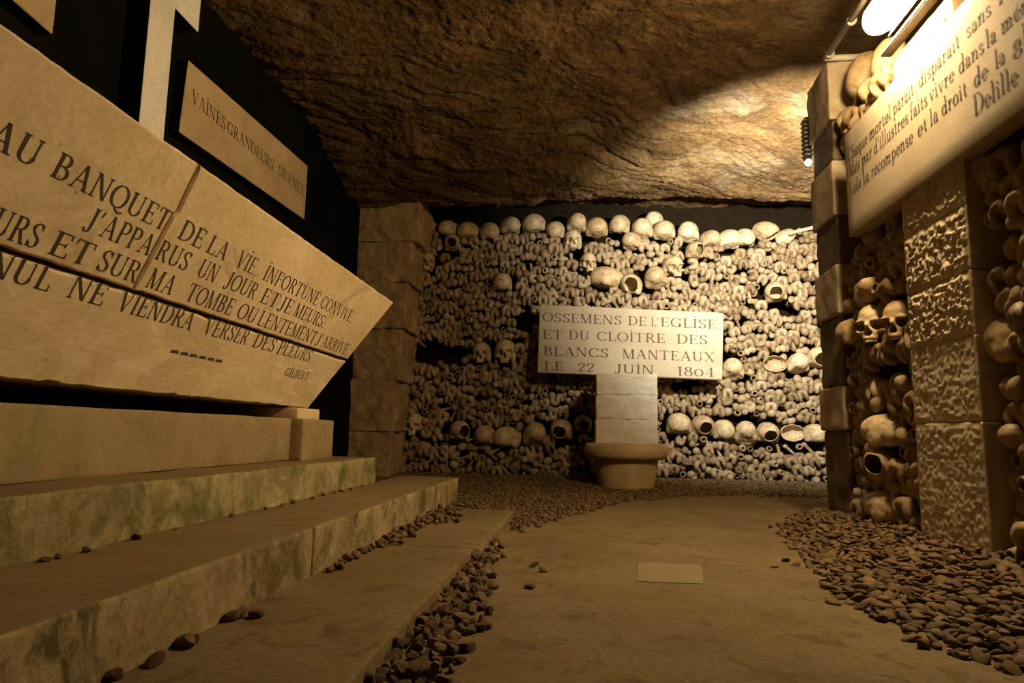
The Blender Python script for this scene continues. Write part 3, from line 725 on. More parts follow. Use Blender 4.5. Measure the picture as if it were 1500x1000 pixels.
RX = 0.868
tz0, tz1 = 0.952, 1.298
ty_far = on(1241, 300, 'X', RX)[1]
tab = empty('wall_inscription', (RX, 1.6, 1.1), 'large pale tablet with a French verse signed Delille, on the right wall', 'tablet')
o4 = np.array((RX, 1.6, 1.1))
tab = rough_box('tablet_stone', (RX, 0.55, tz0), (RX + .05, ty_far, tz1), 0.05, 0.004, 0.0, 5, 100, M['tablet'], tab, origin=o4)
def rline(p0, p1, words, cap):
    out = []
    for txt, a, b in words:
        f = lambda x: p0[1] + (x - p0[0]) * (p1[1] - p0[1]) / (p1[0] - p0[0])
        A = on(a, f(a), 'X', RX); B = on(b, f(b), 'X', RX); out.append((txt, A[1], B[1], A[2], B[2], cap))
    return out
rf = lambda u, v: np.array([RX - .0007, u, v]) - o4
lettering('lettering', rline((1245, 236), (1450, 22), [('Chaque', 1243, 1271), ('mortel', 1274, 1306), ('parait,', 1309, 1343), ('disparaît', 1347, 1406), ('sans', 1416, 1451), ('retour', 1463, 1525)], .044), rf, M['text'], tab)
lettering('lettering', rline((1335, 175), (1459, 59), [('Mais', 1245, 1260), ('par', 1263, 1278), ("d'illustres", 1281, 1331), ('faits', 1334, 1359), ('vivre', 1362, 1398), ('dans', 1405, 1441), ('la', 1445, 1459), ('mémoire', 1467, 1560)], .044), rf, M['text'], tab)
lettering('lettering', rline((1346, 200), (1471, 91), [('Voilà', 1245, 1262), ('la', 1265, 1274), ('récompense', 1277, 1338), ('et', 1345, 1359), ('la', 1363, 1375), ('droit', 1380, 1417), ('de', 1427, 1447), ('la', 1458, 1472), ('gloire', 1484, 1560)], .044), rf, M['text'], tab)
lettering('lettering', rline((1427, 171), (1490, 122), [('Delille', 1427, 1491)], .048), rf, M['text'], tab)

lamp = empty('bulkhead_lamp', (0.818, 1.73, 1.455), 'glowing ribbed lamp above the inscription on the right wall', 'lamp')
prof = []
LR = 0.040
for k in range(31):
    z = -0.15 + 0.27 * k / 30; prof.append((LR + (0.003 if k % 2 else 0.0), z))
prof += [(LR * .9, .132), (LR * .7, .146), (LR * .4, .154), (0.004, .157)]
gl = link('glass_cover', lathe_mesh('glass_cover', prof, 24), M['glow'], lamp, (0, 0, 0), (math.radians(-90), 0, 0))
link('end_housing', lathe_mesh('end_housing', [(0.05, -.23), (0.055, -.22), (0.055, -.16), (0.05, -.15)], 24), M['metal'], lamp, (0, 0, 0), (math.radians(-90), 0, 0))
V = []; F = []
na = 14
for (rr, yy) in ((.0485, -.16), (.0485, .15), (.0515, .15), (.0515, -.16)):
    for k in range(na + 1):
        a = math.radians(-38 + 128 * k / na); V.append((rr * math.cos(a), yy, rr * math.sin(a)))
m1 = na + 1
for q in range(4):
    for k in range(na):
        i, j = q * m1 + k, ((q + 1) % 4) * m1 + k; F.append((i, i + 1, j + 1, j))
F += [(0, m1, 2 * m1, 3 * m1), (na, 3 * m1 + na, 2 * m1 + na, m1 + na)]
link('reflector_housing', mesh_from('reflector_housing', V, F), M['metal'], lamp)
dark_band = plain_box('lamp_band', (0.036, -0.60, -0.066), (0.068, 0.20, -0.052), M['dark_band'], lamp, 0.003)  # dark brown band between lamp and pillar top, modelled as a solid strip
for yy in (-0.19, -0.12):
    plain_box('bracket', (0.03, yy - .01, -0.048), (0.06, yy + .01, 0.02), M['metal'], dark_band, 0.002)

pipe = empty('conduit_pipe', (0.90, 2.3, 1.68), 'pale conduit pipe running along the top of the right wall to the pier', 'pipe')
o5 = np.array((0.90, 2.3, 1.68))
link('straight_run', tube_mesh('straight_run', [np.array((0.89, 0.7, 1.675)) - o5, np.array((0.885, 2.425, 1.675)) - o5], 0.011), M['pipe'], pipe)
link('end_run', tube_mesh('end_run', [np.array((0.880, 2.420, 1.672)) - o5, np.array((1.10, 2.420, 1.672)) - o5], 0.011), M['pipe'], pipe)
for yy in (2.40, 2.20, 1.75):
    link('clip', tube_mesh('clip', [np.array((0.89, yy - .008, 1.676)) - o5, np.array((0.89, yy + .008, 1.676)) - o5], 0.0155), M['pipe'], pipe)

led = empty('led_lamp', (0.897, 2.70, 1.475), 'narrow black lamp with a white bulb on the pier side', 'lamp')
ledb = plain_box('body', (-.012, -.02, -.075), (.012, .02, .10), M['black_metal'], led, 0.004)
for k in range(9):
    plain_box('rib', (-.015, -.023, -.062 + k * .018), (.015, .023, -.055 + k * .018), M['metal'], ledb)
bm = bmesh.new(); bmesh.ops.create_icosphere(bm, subdivisions=3, radius=.013)
me = bpy.data.meshes.new('bulb'); bm.to_mesh(me); bm.free()
link('bulb', me, M['led'], led, (-.002, -.012, -.090))

# ------------------------------------------------------------------ skulls
def skull_sdf(P, seed=0, socket=True):
    w = 0.0025 * fbm(P * 22, 3, seed) + 0.0012 * fbm(P * 70, 2, seed + 3)
    X = P.copy(); X[..., 0] = np.abs(X[..., 0])
    d = ell(P, (0, .018, .034), (.069, .088, .066))
    d = smin(d, ell(P, (0, -.036, .036), (.056, .052, .052)), .03)
    d = smin(d, ell(P, (0, .066, .012), (.052, .045, .048)), .03)
    d = smin(d, ell(X, (.052, .02, -.012), (.018, .03, .03)), .025)
    if socket:
        d = smin(d, ell(X, (.028, -.077, .021), (.026, .013, .009)), .012)
        d = smin(d, ell(P, (0, -.058, -.022), (.034, .030, .036)), .02)
        d = smin(d, ell(X, (.046, -.058, -.018), (.016, .020, .012)), .012)
        d = smin(d, cone(X, (.054, -.052, -.018), (.066, .0, -.012), .006, .005), .006)
        d = smin(d, ell(P, (0, -.070, -.047), (.027, .022, .017)), .012)
        d = smin(d, ell(P, (0, -.088, .002), (.009, .013, .016)), .009)
        d = smax(d, -ell(X, (.0305, -.086, .001), (.0200, .052, .0178)), .006)
        d = smax(d, -smin(ell(X, (.0055, -.095, -.028), (.0085, .045, .012)), ell(P, (0, -.096, -.015), (.0065, .040, .014)), .005), .004)
        d = smax(d, -ell(X, (.072, -.048, .0), (.014, .026, .03)), .02)
    d = smax(d, -(P[..., 2] + .062) if socket else -(P[..., 2] + .03 + .012 * fbm(P * 30, 3, seed + 9)), .012)
    return d + w
def broken_sdf(P, seed, cut):
    d = skull_sdf(P, seed, False); sh = np.maximum(d, -(d + .0055))
    return smax(sh, -(cut(P) + .008 * fbm(P * 35, 3, seed + 5)), .002)
LO, HI = (-.085, -.125, -.085), (.085, .13, .115)
SK = {}
def reg(key, fn, h=0.0034):
    V, F = sdf_mesh(key, fn, LO, HI, h)
    me = mesh_from('skull_' + key, V, F, True); me.materials.append(M['skull']); SK[key] = me
reg('face', lambda P: skull_sdf(P, 1)); reg('face_b', lambda P: skull_sdf(P * [1.05, 1, .97], 14))
reg('vault', lambda P: skull_sdf(P, 2, False), .0038); reg('vault_b', lambda P: skull_sdf(P * [1.0, .92, 1.05], 5, False), .0038); reg('vault_c', lambda P: skull_sdf(P * [.95, 1.0, 1.06], 8, False), .0038)
reg('holed', lambda P: smax(skull_sdf(P, 2, False), -ell(P, (.008, .105, .035), (.006, .03, .006)), .002), .003)
reg('open_front', lambda P: broken_sdf(P, 3, lambda Q: ell(Q, (.0, -.115, .0), (.058, .075, .055))), .003)
reg('open_side', lambda P: broken_sdf(P, 6, lambda Q: ell(Q, (.03, -.10, .0), (.05, .085, .07))), .003)
reg('open_base', lambda P: broken_sdf(P, 9, lambda Q: Q[..., 2] - .012), .003)
bm = bmesh.new()
for row in (0,):
    for k in range(10):
        a = (k - 4.5) / 4.5; x = .024 * a; y = -.087 + .016 * a * a
        mtx = Matrix.Translation((x, y, -.061)) @ Matrix.Rotation(-a * .7, 4, 'Z') @ Matrix.Diagonal((.0027, .0022, .0065, 1))
        bmesh.ops.create_icosphere(bm, subdivisions=2, radius=1, matrix=mtx)
TEETH = bpy.data.meshes.new('upper_teeth'); bm.to_mesh(TEETH); bm.free(); TEETH.materials.append(M['teeth'])
for p in TEETH.polygons: p.use_smooth = True

SKULLS_BACK = []; SKULLS_RIGHT = []
def put_skull(key, loc, width, rot, label, group=None):
    o = bpy.data.objects.new('human_skull', SK[key]); C.objects.link(o)
    s = width / .142; o.scale = (s, s, s); o.rotation_euler = [math.radians(a) for a in rot]
    cen = Vector((0, -.02, .016) if key.startswith('face') else (0, .018, .032)) * s
    o.location = Vector(loc) - o.rotation_euler.to_matrix() @ cen
    tag(o, label, 'skull', group)
    if key.startswith('face'):
        t = bpy.data.objects.new('upper_teeth', TEETH); C.objects.link(t); t.parent = o
    return o
WY = 4.545
def back_skull(px, py, wpx, key, rot, label, group='skulls in the bone wall', dy=0.0):
    p = on(px, py, 'Y', WY + dy); w = wpx * (WY + dy) / FPX
    SKULLS_BACK.append((p[0], p[2], w * .52)); return put_skull(key, p, w, rot, label, group)
ORD = ['first', 'second', 'third', 'fourth', 'fifth', 'sixth', 'seventh', 'eighth', 'ninth', 'tenth', 'eleventh', 'twelfth', 'thirteenth', 'fourteenth', 'fifteenth', 'sixteenth', 'seventeenth', 'eighteenth', 'nineteenth', 'twentieth',
       'twenty-first', 'twenty-second', 'twenty-third', 'twenty-fourth', 'twenty-fifth', 'twenty-sixth', 'twenty-seventh', 'twenty-eighth', 'twenty-ninth', 'thirtieth', 'thirty-first', 'thirty-second', 'thirty-third', 'thirty-fourth', 'thirty-fifth', 'thirty-sixth', 'thirty-seventh', 'thirty-eighth', 'thirty-ninth', 'fortieth', 'forty-first', 'forty-second', 'forty-third', 'forty-fourth', 'forty-fifth']
row = [(624, 330, 28), (658, 333, 27), (686, 336, 30), (717, 337, 29), (747, 329, 29), (782, 325, 33), (814, 335, 28), (845, 325, 30), (874, 331, 32),
       (908, 327, 31), (941, 333, 32), (973, 335, 31), (1008, 338, 31), (1039, 348, 27), (1067, 348, 30), (1090, 346, 28)]
for i, (px, py, w) in enumerate(row):
    back_skull(px, py + 2, w, ['vault', 'vault_b', 'vault_c'][i % 3], (RND.uniform(-6, 14), RND.uniform(-8, 8), 180 + RND.uniform(-30, 30)),
               f'domed skull, {ORD[i]} from the left in the row along the top of the bone wall', 'skulls along the top of the bone wall', dy=0.02)
back_skull(958, 322, 27, 'vault_b', (0, 0, 160), 'skull half hidden behind the eleventh and twelfth domes of the top row', dy=.10)
back_skull(1121, 338, 28, 'open_side', (25, 30, 60), 'jagged broken skull fragment at the bright right end of the top row')
back_skull(1150, 347, 20, 'open_base', (-60, 60, 10), 'curved skull fragment with a dark hollow beside the bone lying on top of the wall')
W = back_skull
W(736, 413, 29, 'holed', (0, 0, 182), 'brown skull dome pierced by one small round hole, upper left of the bone wall', dy=-.03)
W(839, 352, 28, 'face', (-4, 0, 4), 'small skull facing out just under the eighth dome of the top row')
W(862, 385, 27, 'face_b', (-2, 0, 10), 'pale skull face with dark sockets, left of the wide skull above the plaque')
W(888, 406, 36, 'vault_c', (12, 0, 100), 'wide pale skull lying sideways above the word OSSEMENS')
W(925, 417, 32, 'open_side', (0, 10, -20), 'broken skull with a dark opening, between two whole skulls above the plaque')
W(960, 407, 33, 'vault', (20, 10, 170), 'round pale skull above the plaque, right of the broken one')
W(987, 391, 30, 'face', (-3, -4, 14), 'yellowish skull face looking out above the right half of the plaque')
W(926, 353, 27, 'vault_b', (10, 0, 150), 'skull dome just below the tenth and eleventh domes of the top row')
W(625, 384, 28, 'face_b', (-6, 8, 18), 'brown skull face half sunk in bones at the far upper left of the wall')
W(664, 356, 26, 'open_front', (0, 0, 0), 'dark hollow skull below the second and third domes of the top row')
W(1017, 367, 26, 'open_side', (0, 0, 10), 'shadowed broken skull below the right part of the top row')
W(1135, 428, 30, 'open_front', (0, -10, -12), 'hollow skull with a dark round opening in the brightly lit upper right of the wall')
W(705, 517, 29, 'face_b', (-5, 0, 0), 'dim skull face left of a brighter one, beside the dark gap in the bones')
W(740, 515, 33, 'face', (-4, 0, 2), 'yellow skull face with dark sockets just left of the plaque')
W(609, 622, 30, 'face_b', (-8, 0, -14), 'dark skull at the left end of the lower skull row beside the rough pillar')
W(673, 630, 30, 'open_side', (0, 0, 20), 'broken hollow skull in the lower row, left of three whole ones')
W(711, 637, 31, 'vault', (15, 0, 170), 'leftmost of three whole skulls in the lower row left of the basin')
W(744, 640, 36, 'vault_c', (10, 0, 150), 'middle and widest of three whole skulls in the lower row left of the basin')
W(783, 637, 35, 'vault_b', (30, 0, 190), 'rightmost of three whole skulls in the lower row left of the basin')
W(823, 629, 32, 'open_front', (0, 0, -10), 'hollow open skull in the lower row between the three whole skulls and the pedestal')
W(854, 620, 26, 'open_front', (0, 10, 5), 'small dark hollow skull close beside the left edge of the pedestal')
W(1073, 541, 31, 'vault', (30, 0, 170), 'tall honey-coloured skull dome touching the lower right corner of the plaque')
W(1134, 533, 24, 'open_base', (-95, 90, 0), 'empty skull seen as a pale ring around a dark hollow, right of the plaque')
W(1168, 532, 29, 'vault_b', (20, 0, 180), 'smooth pale yellow skull dome right of the ring-shaped hollow one')
W(1199, 524, 32, 'open_front', (0, 20, 0), 'dark broken skull beside the pier at the right end of the middle row')
W(994, 620, 34, 'vault_c', (10, 0, 175), 'grey-brown skull next to the right edge of the pedestal')
W(1028, 623, 31, 'open_front', (0, 0, 8), 'skull with its front broken open, right of the grey-brown one by the pedestal')
W(1059, 629, 30, 'vault', (5, 0, 190), 'brown skull dome in the lower row right of the broken-fronted skull')
W(1092, 635, 31, 'vault_b', (40, 0, 170), 'pointed brown skull, last whole one before the dark gaps in the lower row')
W(1124, 633, 30, 'open_front', (5, 0, 0), 'dark empty skull right of the pointed one in the lower row')
W(1160, 634, 24, 'open_base', (-95, 90, 0), 'black hollow skull between the dark empty one and the last dome of the lower row')
W(1194, 634, 29, 'vault_c', (0, 0, 190), 'skull dome at the right end of the lower row beside the pier')

def right_skull(px, py, hpx, key, rot, label, xo=0.91, group='skulls in the right bone wall'):
    p = on(px, py, 'X', xo); w = hpx * p[1] / FPX
    SKULLS_RIGHT.append((p[1], p[2], w * .55)); return put_skull(key, p, w, rot, label, group)
Rr = right_skull
Rr(1266, 108, 50, 'vault', (75, 0, -90), 'large skull on top of the right wall beside the end of the conduit', .97)
Rr(1300, 86, 46, 'vault_b', (75, 0, -80), 'skull directly beneath the glowing lamp on top of the right wall', .96)
Rr(1444, 258, 78, 'vault', (10, 30, -165), 'big skull under the inscription, just right of the tooled pillar', .955)
Rr(1496, 496, 78, 'vault_b', (5, 0, -165), 'dim skull dome at the right edge, right of the pillar at mid height', .965)
Rr(1283, 474, 50, 'face', (0, 0, -50), 'orange-lit skull face with an open jaw, the left one of two beside the pillar', .915)
Rr(1319, 470, 50, 'face_b', (0, 0, -48), 'orange-lit skull face, the right one of two, touching the pillar', .92)
Rr(1278, 425, 46, 'open_base', (165, 0, -10), 'upturned broken skull bowl above the two skull faces', .915)
Rr(1300, 630, 52, 'vault_c', (0, 0, -165), 'large shadowed skull in the lower half of the bay beside the pillar', .915)
Rr(1299, 684, 46, 'open_front', (-20, 0, -60), 'skull with a dark open base below the large shadowed one', .915)
Rr(1301, 741, 46, 'vault_b', (0, 0, -160), 'lowest skull in the bay, just above the gravel', .915)
Rr(1256, 486, 42, 'vault', (0, 0, -150), 'dim brown skull dome between the pier and the two skull faces', .92)

# ------------------------------------------------------------------ long bones
BN = {}
def bone_reg(key, fn, half=.045, y0=-.032, y1=.10, h=.004):
    V, F = sdf_mesh(key, fn, (-half, y0, -half), (half, y1 + .006, half), h); BN[key] = (V, F)
    me = mesh_from('bone_' + key, V, F, True); me.materials.append(M['bone']); BN[key] = (V, F, me)
SHAFT = lambda P, r=.013: cone(P, (0, .02, .004), (0, .093, 0), r, r * .85)
def condyle(P, s, wob):
    X = P.copy(); X[..., 0] = np.abs(X[..., 0])
    d = ell(X, (.0185 * s, 0, -.002), (.0165 * s, .024, .029)); d = smin(d, ell(P, (0, -.003, .015), (.027, .021, .0145)), .006)
    d = smax(d, -ell(P, (0, -.016, -.026), (.0085, .034, .027)), .004)
    return smin(d, SHAFT(P), .018) + .0015 * fbm(P * 40, 2, wob)
bone_reg('condyle', lambda P: condyle(P, 1, 1)); bone_reg('condyle_b', lambda P: condyle(P * [1.1, 1, .9], .95, 2))
bone_reg('plateau', lambda P: smin(smin(ell(P, (.017, 0, 0), (.018, .013, .021)), ell(P, (-.017, 0, .001), (.018, .013, .020)), .008), SHAFT(P, .012), .02) + .0018 * fbm(P * 45, 2, 3))
bone_reg('head', lambda P: smin(ell(P, (-.006, 0, .005), (.0235, .0235, .0235)), smin(ell(P, (.022, .014, -.006), (.014, .016, .017)), SHAFT(P, .012), .016), .009) + .001 * fbm(P * 40, 2, 4))
bone_reg('broken', lambda P: smax(smin(cone(P, (0, -.012, 0), (0, .093, 0), .017, .0125), ell(P, (.006, 0, .004), (.019, .02, .016)), .006), -cone(P, (.002, -.05, .001), (0, .05, 0), .0115, .0075), .003) + .003 * fbm(P * 60, 2, 6))
bone_reg('knob', lambda P: smin(ell(P, (0, 0, 0), (.021, .02, .026)), SHAFT(P, .012), .015) + .002 * fbm(P * 50, 2, 7))
bone_reg('splinter', lambda P: smin(cone(P, (-.03, 0, -.008), (.032, .01, .010), .010, .007), ell(P, (-.03, .0, -.008), (.013, .013, .013)), .006) + .0018 * fbm(P * 60, 2, 8), h=.0035)
KINDS = ['condyle', 'condyle_b', 'plateau', 'head', 'broken', 'knob']
WT = [.34, .16, .16, .08, .10, .16]
HALF = {'condyle': .035, 'condyle_b': .032, 'plateau': .036, 'head': .031, 'broken': .024, 'knob': .024, 'splinter': .03}
WORDS = {'condyle': 'two-lobed thighbone', 'condyle_b': 'narrow thighbone end', 'plateau': 'flat shinbone end', 'head': 'ball-headed bone', 'broken': 'hollow snapped shaft', 'knob': 'rounded bone knob'}
def pick(r): return r.choices(KINDS, WT)[0]

def blocked(u, z, skulls, half, extra):
    for (su, sz, sr) in skulls:
        if (u - su) ** 2 + ((z - sz) * 1.0) ** 2 < (sr + half * .55) ** 2: return True
    return any(f(u, z) for f in extra)
r2 = random.Random(21)
def rc(x0, x1, z0, z1): return lambda u, z: x0 < u < x1 and z0 < z < z1
def el(px, py, rx, ry):
    p = on(px, py, 'Y', WY); return lambda u, z: ((u - p[0]) / (rx * WY / FPX)) ** 2 + ((z - p[2]) / (ry * WY / FPX)) ** 2 < 1
voids = [rc(-.27, .95, .74, 1.10), rc(.10, .42, .2, .75), rc(.12, .40, 0, .2), el(640, 516, 52, 17), el(768, 470, 14, 20), el(1152, 453, 17, 9), el(1123, 636, 16, 11), el(1165, 636, 14, 10), el(1010, 563, 45, 6)]
stuffV = []; stuffF = []; nv = 0; n_ind = 0
course_top = 1.672; PITCH = .0450
ncourse = 37
for c in range(ncourse):
    z0 = course_top - .03 - c * PITCH
    x = -1.19 + (c % 2) * .034 + r2.uniform(0, .012); count = 0
    while x < 1.60:
        k = pick(r2) if not (c == 8 and -.3 < x < .6) else 'condyle'
        hw = HALF[k] * r2.uniform(.94, 1.06); xc = x + hw; x += 2 * hw + r2.uniform(-.005, .003)
        z = z0 + r2.gauss(0, .011) + .016 * math.sin(xc * 3.7 + z0 * 1.6) * (c > 2) + .010 * math.sin(xc * 9 + z0 * 2.2)
        if z < .035 or blocked(xc, z, SKULLS_BACK, hw, voids): continue
        count += 1
        y = WY + r2.uniform(-.022, .03) + .02 * math.sin(xc * 3 + z * 4)
        lower = z < .45
        if (lower and r2.random() < .08) or r2.random() < .012: k = 'splinter'
        roll = r2.gauss(0, 15) + (180 if r2.random() < .15 else 0) + (90 if r2.random() < .06 else 0)
        if k in ('knob', 'broken', 'splinter'): roll = r2.uniform(0, 360)
        rot = Euler((math.radians(r2.gauss(0, 9)), math.radians(roll), math.radians(r2.gauss(0, 12))))
        s = r2.uniform(1.04, 1.24)
        if c < 3 and k != 'splinter' and xc < 1.5 and n_ind < 110:
            o = link('long_bone', BN[k][2], None, None, (xc, y, z), rot, s)
            tag(o, f'{WORDS[k]}, {ORD[min(count-1, 44)]} from the left, {ORD[c]} course below the top row of skulls', 'bone', 'bone ends just below the top row of skulls'); n_ind += 1
        else:
            Rm = np.array(Matrix.LocRotScale(Vector((xc, y, z)), rot, Vector((s, s, s))))
            V = BN[k][0] @ Rm[:3, :3].T + Rm[:3, 3]
            stuffV.append(V); stuffF.append(BN[k][1] + nv); nv += len(V)
st = link('stacked_bones', mesh_from('stacked_bones', np.concatenate(stuffV), np.concatenate(stuffF), True), M['bone'])
tag(st, 'mass of packed brown bone ends filling the back wall below its top courses', 'bones', kind='stuff')

# the bone lying on the top of the wall at its bright end
a = on(1162, 340, 'Y', 4.50); b = on(1192, 333, 'Y', 4.44)
bv = b - a; L = np.linalg.norm(bv)
fn_b = lambda P: smin(cone(P, (-.075, 0, 0), (.075, 0, 0), .011, .012), smin(ell(P, (.08, .008, 0), (.018, .016, .02)), ell(P, (-.08, 0, 0), (.016, .02, .017)), .01), .012)
V, F = sdf_mesh('lying', fn_b, (-.105, -.03, -.03), (.105, .035, .03), .004)
lb = link('long_bone', mesh_from('bone_lying', V, F, True), M['skull'], None, tuple((a + b) / 2), Vector(bv).to_track_quat('X', 'Z').to_euler())
tag(lb, 'pale whole long bone lying flat on top of the wall at its bright right end', 'bone')

# right wall: two bays of bone ends, each an object
def rel_(px, py, ry, rz):
    p = on(px, py, 'X', .915); return lambda u, z: ((u - p[1]) / ry) ** 2 + ((z - p[2]) / rz) ** 2 < 1
rvoid = [lambda u, z: tz0 - .012 < z < tz1 + .012, rel_(1300, 545, .12, .05), rel_(1440, 370, .10, .06)]
n_r = 0
for bay, (ys, ye, where) in enumerate(((1.935, 2.42, 'between pier and pillar'), (1.31, 1.605, 'right of the pillar'))):
    for c in range(27):
        z0 = .07 + c * .0485; cnt = 0
        y = ye - r2.uniform(0, .02)
        while y - .045 > ys:
            k = pick(r2); hw = HALF[k] * r2.uniform(.9, 1.05) * .88; yc = y - hw; y -= 2 * hw
            z = z0 + r2.uniform(-.008, .008)
            if blocked(yc, z, SKULLS_RIGHT, hw, rvoid): continue
            cnt += 1; n_r += 1
            o = link('long_bone', BN[k][2], None, None, (.928 + r2.uniform(-.016, .015), yc, z),
                     (math.radians(r2.gauss(0, 10)), math.radians(r2.gauss(0, 30) if k not in ('knob', 'broken') else r2.uniform(0, 360)), math.radians(-90 + r2.gauss(6, 12))), r2.uniform(1.0, 1.2))
            if z > tz1: lab = f'{WORDS[k]} above the inscription {where}, {ORD[cnt-1]} from the far end'
            else: lab = f'{WORDS[k]} {where}, {ORD[c]} course above gravel, {ORD[cnt-1]} from the far end'
            if c > 24: lab = lab.replace('above the inscription', ['lowest above the inscription', 'topmost above the inscription'][min(1, c - 25)])
            tag(o, lab, 'bone', 'bone ends in the right wall')
for row, z in enumerate((1.372, 1.418)):
    cnt = 0; y = 2.405
    while y > 1.97:
        k = pick(r2); hw = HALF[k] * .95; yc = y - hw; y -= 2 * hw
        if row and 2.06 < yc < 2.30 and False: continue
        cnt += 1; n_r += 1
        o = link('long_bone', BN[k][2], None, None, (.925 + r2.uniform(-.015, .012) + .02 * row, yc, z + r2.uniform(-.008, .008)),
                 (math.radians(r2.gauss(0, 10)), math.radians(r2.gauss(0, 35)), math.radians(-80 + r2.gauss(10, 14))), r2.uniform(1.0, 1.2))
        tag(o, f'{WORDS[k]} on top of the inscription, {["lower", "upper"][row]} course, {ORD[cnt-1]} from the pier', 'bone', 'bone ends above the inscription')
print('bones: individual back', n_ind, 'right', n_r, 'stuff', len(stuffV))

# ------------------------------------------------------------------ gravel and pebbles
PB = []
for s in range(8):
    bm = bmesh.new(); bmesh.ops.create_icosphere(bm, subdivisions=2, radius=1.0)
    V = np.array([v.co[:] for v in bm.verts]); F = np.array([[v.index for v in f.verts] for f in bm.faces]); bm.free()
    V = V * (1 + .30 * fbm(V * 1.1, 3, 60 + s))[:, None]
    cuts = np.random.RandomState(s).randn(8, 3)
    for cdir in cuts:                                     # flat facets, broken stone
        cdir = cdir / np.linalg.norm(cdir); dd = V @ cdir; V = V - np.outer(np.maximum(dd - .62, 0), cdir)
    me = mesh_from('pebble', V, F, True); me.set_sharp_from_angle(angle=math.radians(30)); me.materials.append(M['pebble']); PB.append((V, F, me))
r3 = random.Random(5)
gV = []; gF = []; gn = 0; n_peb = 0
def pebble(x, y, z, size, flat, individual=None, group=None, name='pebble', cat='pebble'):
    global gn, n_peb
    k = r3.randrange(len(PB)); rot = Euler((r3.gauss(0, .35), r3.gauss(0, .35), r3.uniform(0, 6.28)))
    sc = Vector((size * r3.uniform(.8, 1.25), size * r3.uniform(.6, .95), size * flat * r3.uniform(.75, 1.2)))
    zc = z + sc.z * .55
    if individual:
        o = link(name, PB[k][2], None, None, (x, y, zc), rot, tuple(sc)); tag(o, individual, cat, group); n_peb += 1; return o
    Rm = np.array(Matrix.LocRotScale(Vector((x, y, zc)), rot, sc))
    gV.append(PB[k][0] @ Rm[:3, :3].T + Rm[:3, 3]); gF.append(PB[k][1] + gn); gn += len(PB[k][0])
def interp(t, pts): return float(np.interp(t, [p[0] for p in pts], [p[1] for p in pts]))
# strip between the kerb slab and the path
LB = [(.6, -.165), (.89, -.160), (1.11, -.150), (1.32, -.180), (1.62, -.190), (1.75, -.205), (1.93, -.225)]
y = .62
while y < 1.95:
    x1 = interp(y, LB); x = -.245
    while x < x1 + r3.gauss(0, .012):
        sz = r3.uniform(.009, .0155)
        if y < 1.66 or x > -.23:
            pebble(x + r3.uniform(-.005, .005), y + r3.uniform(-.007, .007), float(floor_h(x, y)) + r3.choice((0, 0, .008)), sz, .75,
                   'small rounded brown pebble in the loose strip along the near kerb slab' if y < 1.45 else None, 'pebbles beside the near kerb slab')
        x += sz * 1.75
    y += .0185
# bank of flat shards at the foot of the right wall
RB = [(.6, .70), (1.0, .57), (1.1, .53), (1.22, .52), (1.34, .50), (1.52, .52), (2.05, .62), (2.45, .66), (2.75, .86)]
n_r_ind = 0
y = .80
while y < 2.75:
    x0 = interp(y, RB) + r3.gauss(0, .015); x = x0
    while x < (.93 if y < 2.42 else .885):
        sz = r3.uniform(.010, .019) * (1 if y < 2 else .9)
        near = y < 1.32 and x < .86 and n_r_ind < 150
        pebble(x + r3.uniform(-.006, .006), y + r3.uniform(-.006, .006), float(floor_h(x, y)) + r3.uniform(0, .010) * sstep(0, .08, x - x0), sz, .42,
               'flat brown stone shard in the near part of the bank below the right wall' if near else None, 'shards of the bank below the right wall', 'stone_shard', 'stone')
        n_r_ind += near
        x += sz * 1.45
    y += .0195
# fine gravel before the bone wall
FB = [(-.52, 2.86), (-.25, 2.52), (-.2, 2.1), (-.18, 2.21), (-.03, 2.64), (.22, 3.27), (.5, 3.62), (.8, 3.72), (1.2, 3.72), (1.6, 3.45)]
x = -1.15
while x < 1.65:
    yf = interp(x, FB) if x > -.52 else 2.9
    yy = yf + r3.gauss(0, .03)
    while yy < 4.56:
        sz = r3.uniform(.006, .0145) * (.85 if x > .5 else 1)
        if (x - .262) ** 2 + (yy - 4.02) ** 2 > .16 ** 2 and not (-.53 < x < -.236 and yy < 2.5) and r3.random() < .85:
            pebble(x + r3.uniform(-.008, .008), yy + r3.uniform(-.008, .008), float(floor_h(x, yy)), sz, .6)
        yy += sz * 2.1
    x += .0205
# stones along the foot of the lowest step, on the slab
n_s = 0
for (ya, yb, n, wide) in ((1.31, 1.60, 16, .02), (1.60, 2.05, 46, .05), (2.05, 2.50, 70, .11)):
    for k in range(n):
        t = r3.uniform(0, 1); yy = ya + (yb - ya) * t
        pebble(-.485 + abs(r3.gauss(0, wide * .5)), yy, .031 + r3.choice((0, 0, .008)) * (wide > .03), r3.uniform(.009, .0145), .7,
               'brown pebble strewn along the foot of the lowest step beyond its joint' if n_peb < 292 else None, 'pebbles along the foot of the lowest step')
for (px, py, s, lab) in ((335, 908, .013, 'upright brown stone, farthest in a small cluster against the near lowest step block'), (352, 903, .013, 'rounded stone in the middle of a small cluster against the near lowest step block'), (374, 903, .015, 'reddish flat stone, last in a small cluster against the near lowest step block'),
                         (268, 945, .016, 'pointed orange-brown stone leaning on the near lowest step block'), (284, 940, .011, 'small grey stone beside the pointed orange-brown one'), (226, 973, .014, 'dark stone chip alone on the near kerb slab'), (165, 995, .014, 'brown stone at the bottom edge on the near kerb slab')):
    p = on(px, py, 'Z', .032); pebble(p[0], p[1], .030, s, .8, lab, 'loose stones on the near kerb slab', 'loose_stone', 'stone')
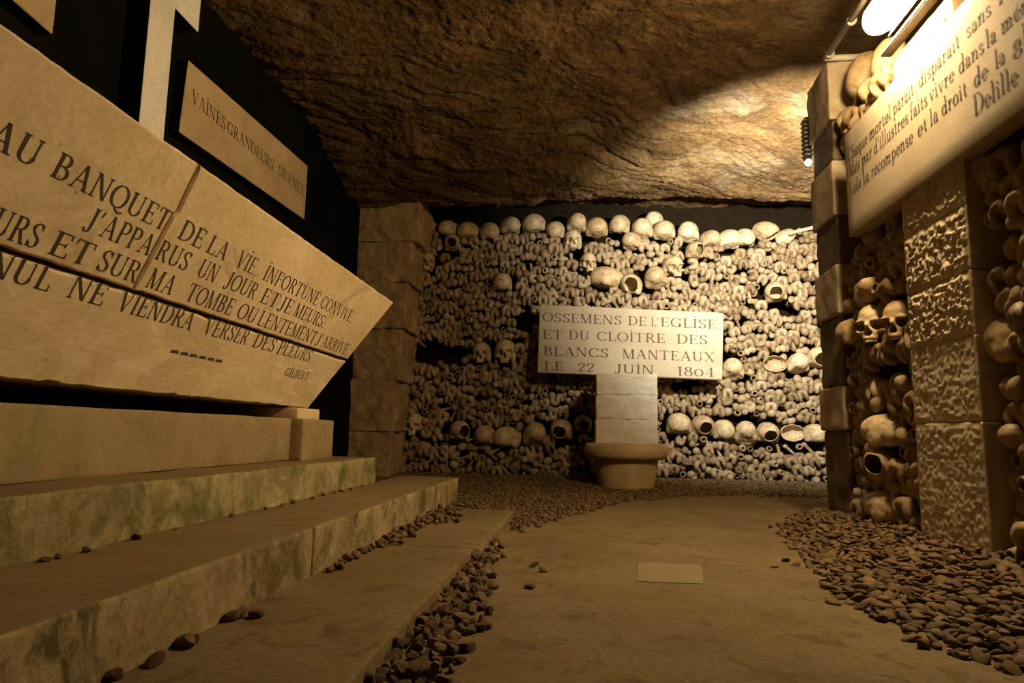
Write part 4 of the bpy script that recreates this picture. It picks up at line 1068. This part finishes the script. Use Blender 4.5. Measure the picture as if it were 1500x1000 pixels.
for i, (px, py) in enumerate(((48, 820), (78, 816), (118, 806), (200, 790), (250, 776), (336, 756), (386, 745), (412, 740), (430, 736), (458, 730), (474, 726), (488, 723), (500, 720), (514, 717), (530, 713))):
    p = on(px, py, 'Z', .119); pebble(max(-.722, min(p[0], -.70)) if abs(p[0] + .72) < .05 else p[0], p[1], .118, r3.uniform(.008, .012), .5, f'brown chip on the lowest step against the mossy step, {ORD[i]} from the left', 'chips at the foot of the mossy step', 'stone_chip', 'stone')
for i, (px, py) in enumerate(((160, 694), (352, 677), (366, 676), (412, 674), (428, 672), (436, 672))):
    p = on(px, py, 'Z', .209); pebble(p[0], p[1], .208, r3.uniform(.007, .011), .5, f'brown crumb on the mossy step before the plinth, {ORD[i]} from the left', 'crumbs before the plinth', 'stone_chip', 'stone')
for (px, py, s, lab) in ((781, 832, .012, 'thin dark chip on the earth floor, farther left of three'), (796, 839, .011, 'reddish chip on the earth floor, right of three'), (776, 864, .014, 'pointed brown chip on the earth floor, nearest of three'),
                         (1134, 829, .012, 'flat dark shard lying apart on the path, left of a small scatter'), (1150, 820, .014, 'dark shard in a small scatter left of the gravel bank'), (1165, 826, .012, 'brown shard in a small scatter next to the gravel bank')):
    p = on(px, py, 'Z', .0); pebble(p[0], p[1], float(floor_h(p[0], p[1])), s, .45, lab, 'chips on the path', 'stone_chip', 'stone')
gv = link('gravel', mesh_from('gravel', np.concatenate(gV), np.concatenate(gF), True), M['pebble'])
tag(gv, 'fine brown gravel and shards spread before the bone wall and along the right bank', 'gravel', kind='stuff')
print('pebbles individual', n_peb, 'stuff', len(gV))

# pale rectangular plate let into the path
pp = [on(px, py, 'Z', .006) for px, py in ((934, 849), (1030, 850), (1028, 822), (935, 820))]
V = [(p[0], p[1], float(floor_h(p[0], p[1])) + .0012) for p in pp] + [(p[0], p[1], -.01) for p in pp]
M['plate'] = stone_mat('path_plate', (0.165, 0.12, 0.06), (0.20, 0.145, 0.075), (0.225, 0.165, 0.09), 6, 120, .2, .002)
pt = link('floor_plate', mesh_from('floor_plate', V, [(0, 1, 2, 3), (7, 6, 5, 4), (0, 4, 5, 1), (1, 5, 6, 2), (2, 6, 7, 3), (3, 7, 4, 0)]), M['plate'])
tag(pt, 'pale rectangular plate set flush in the earth path', 'plate')
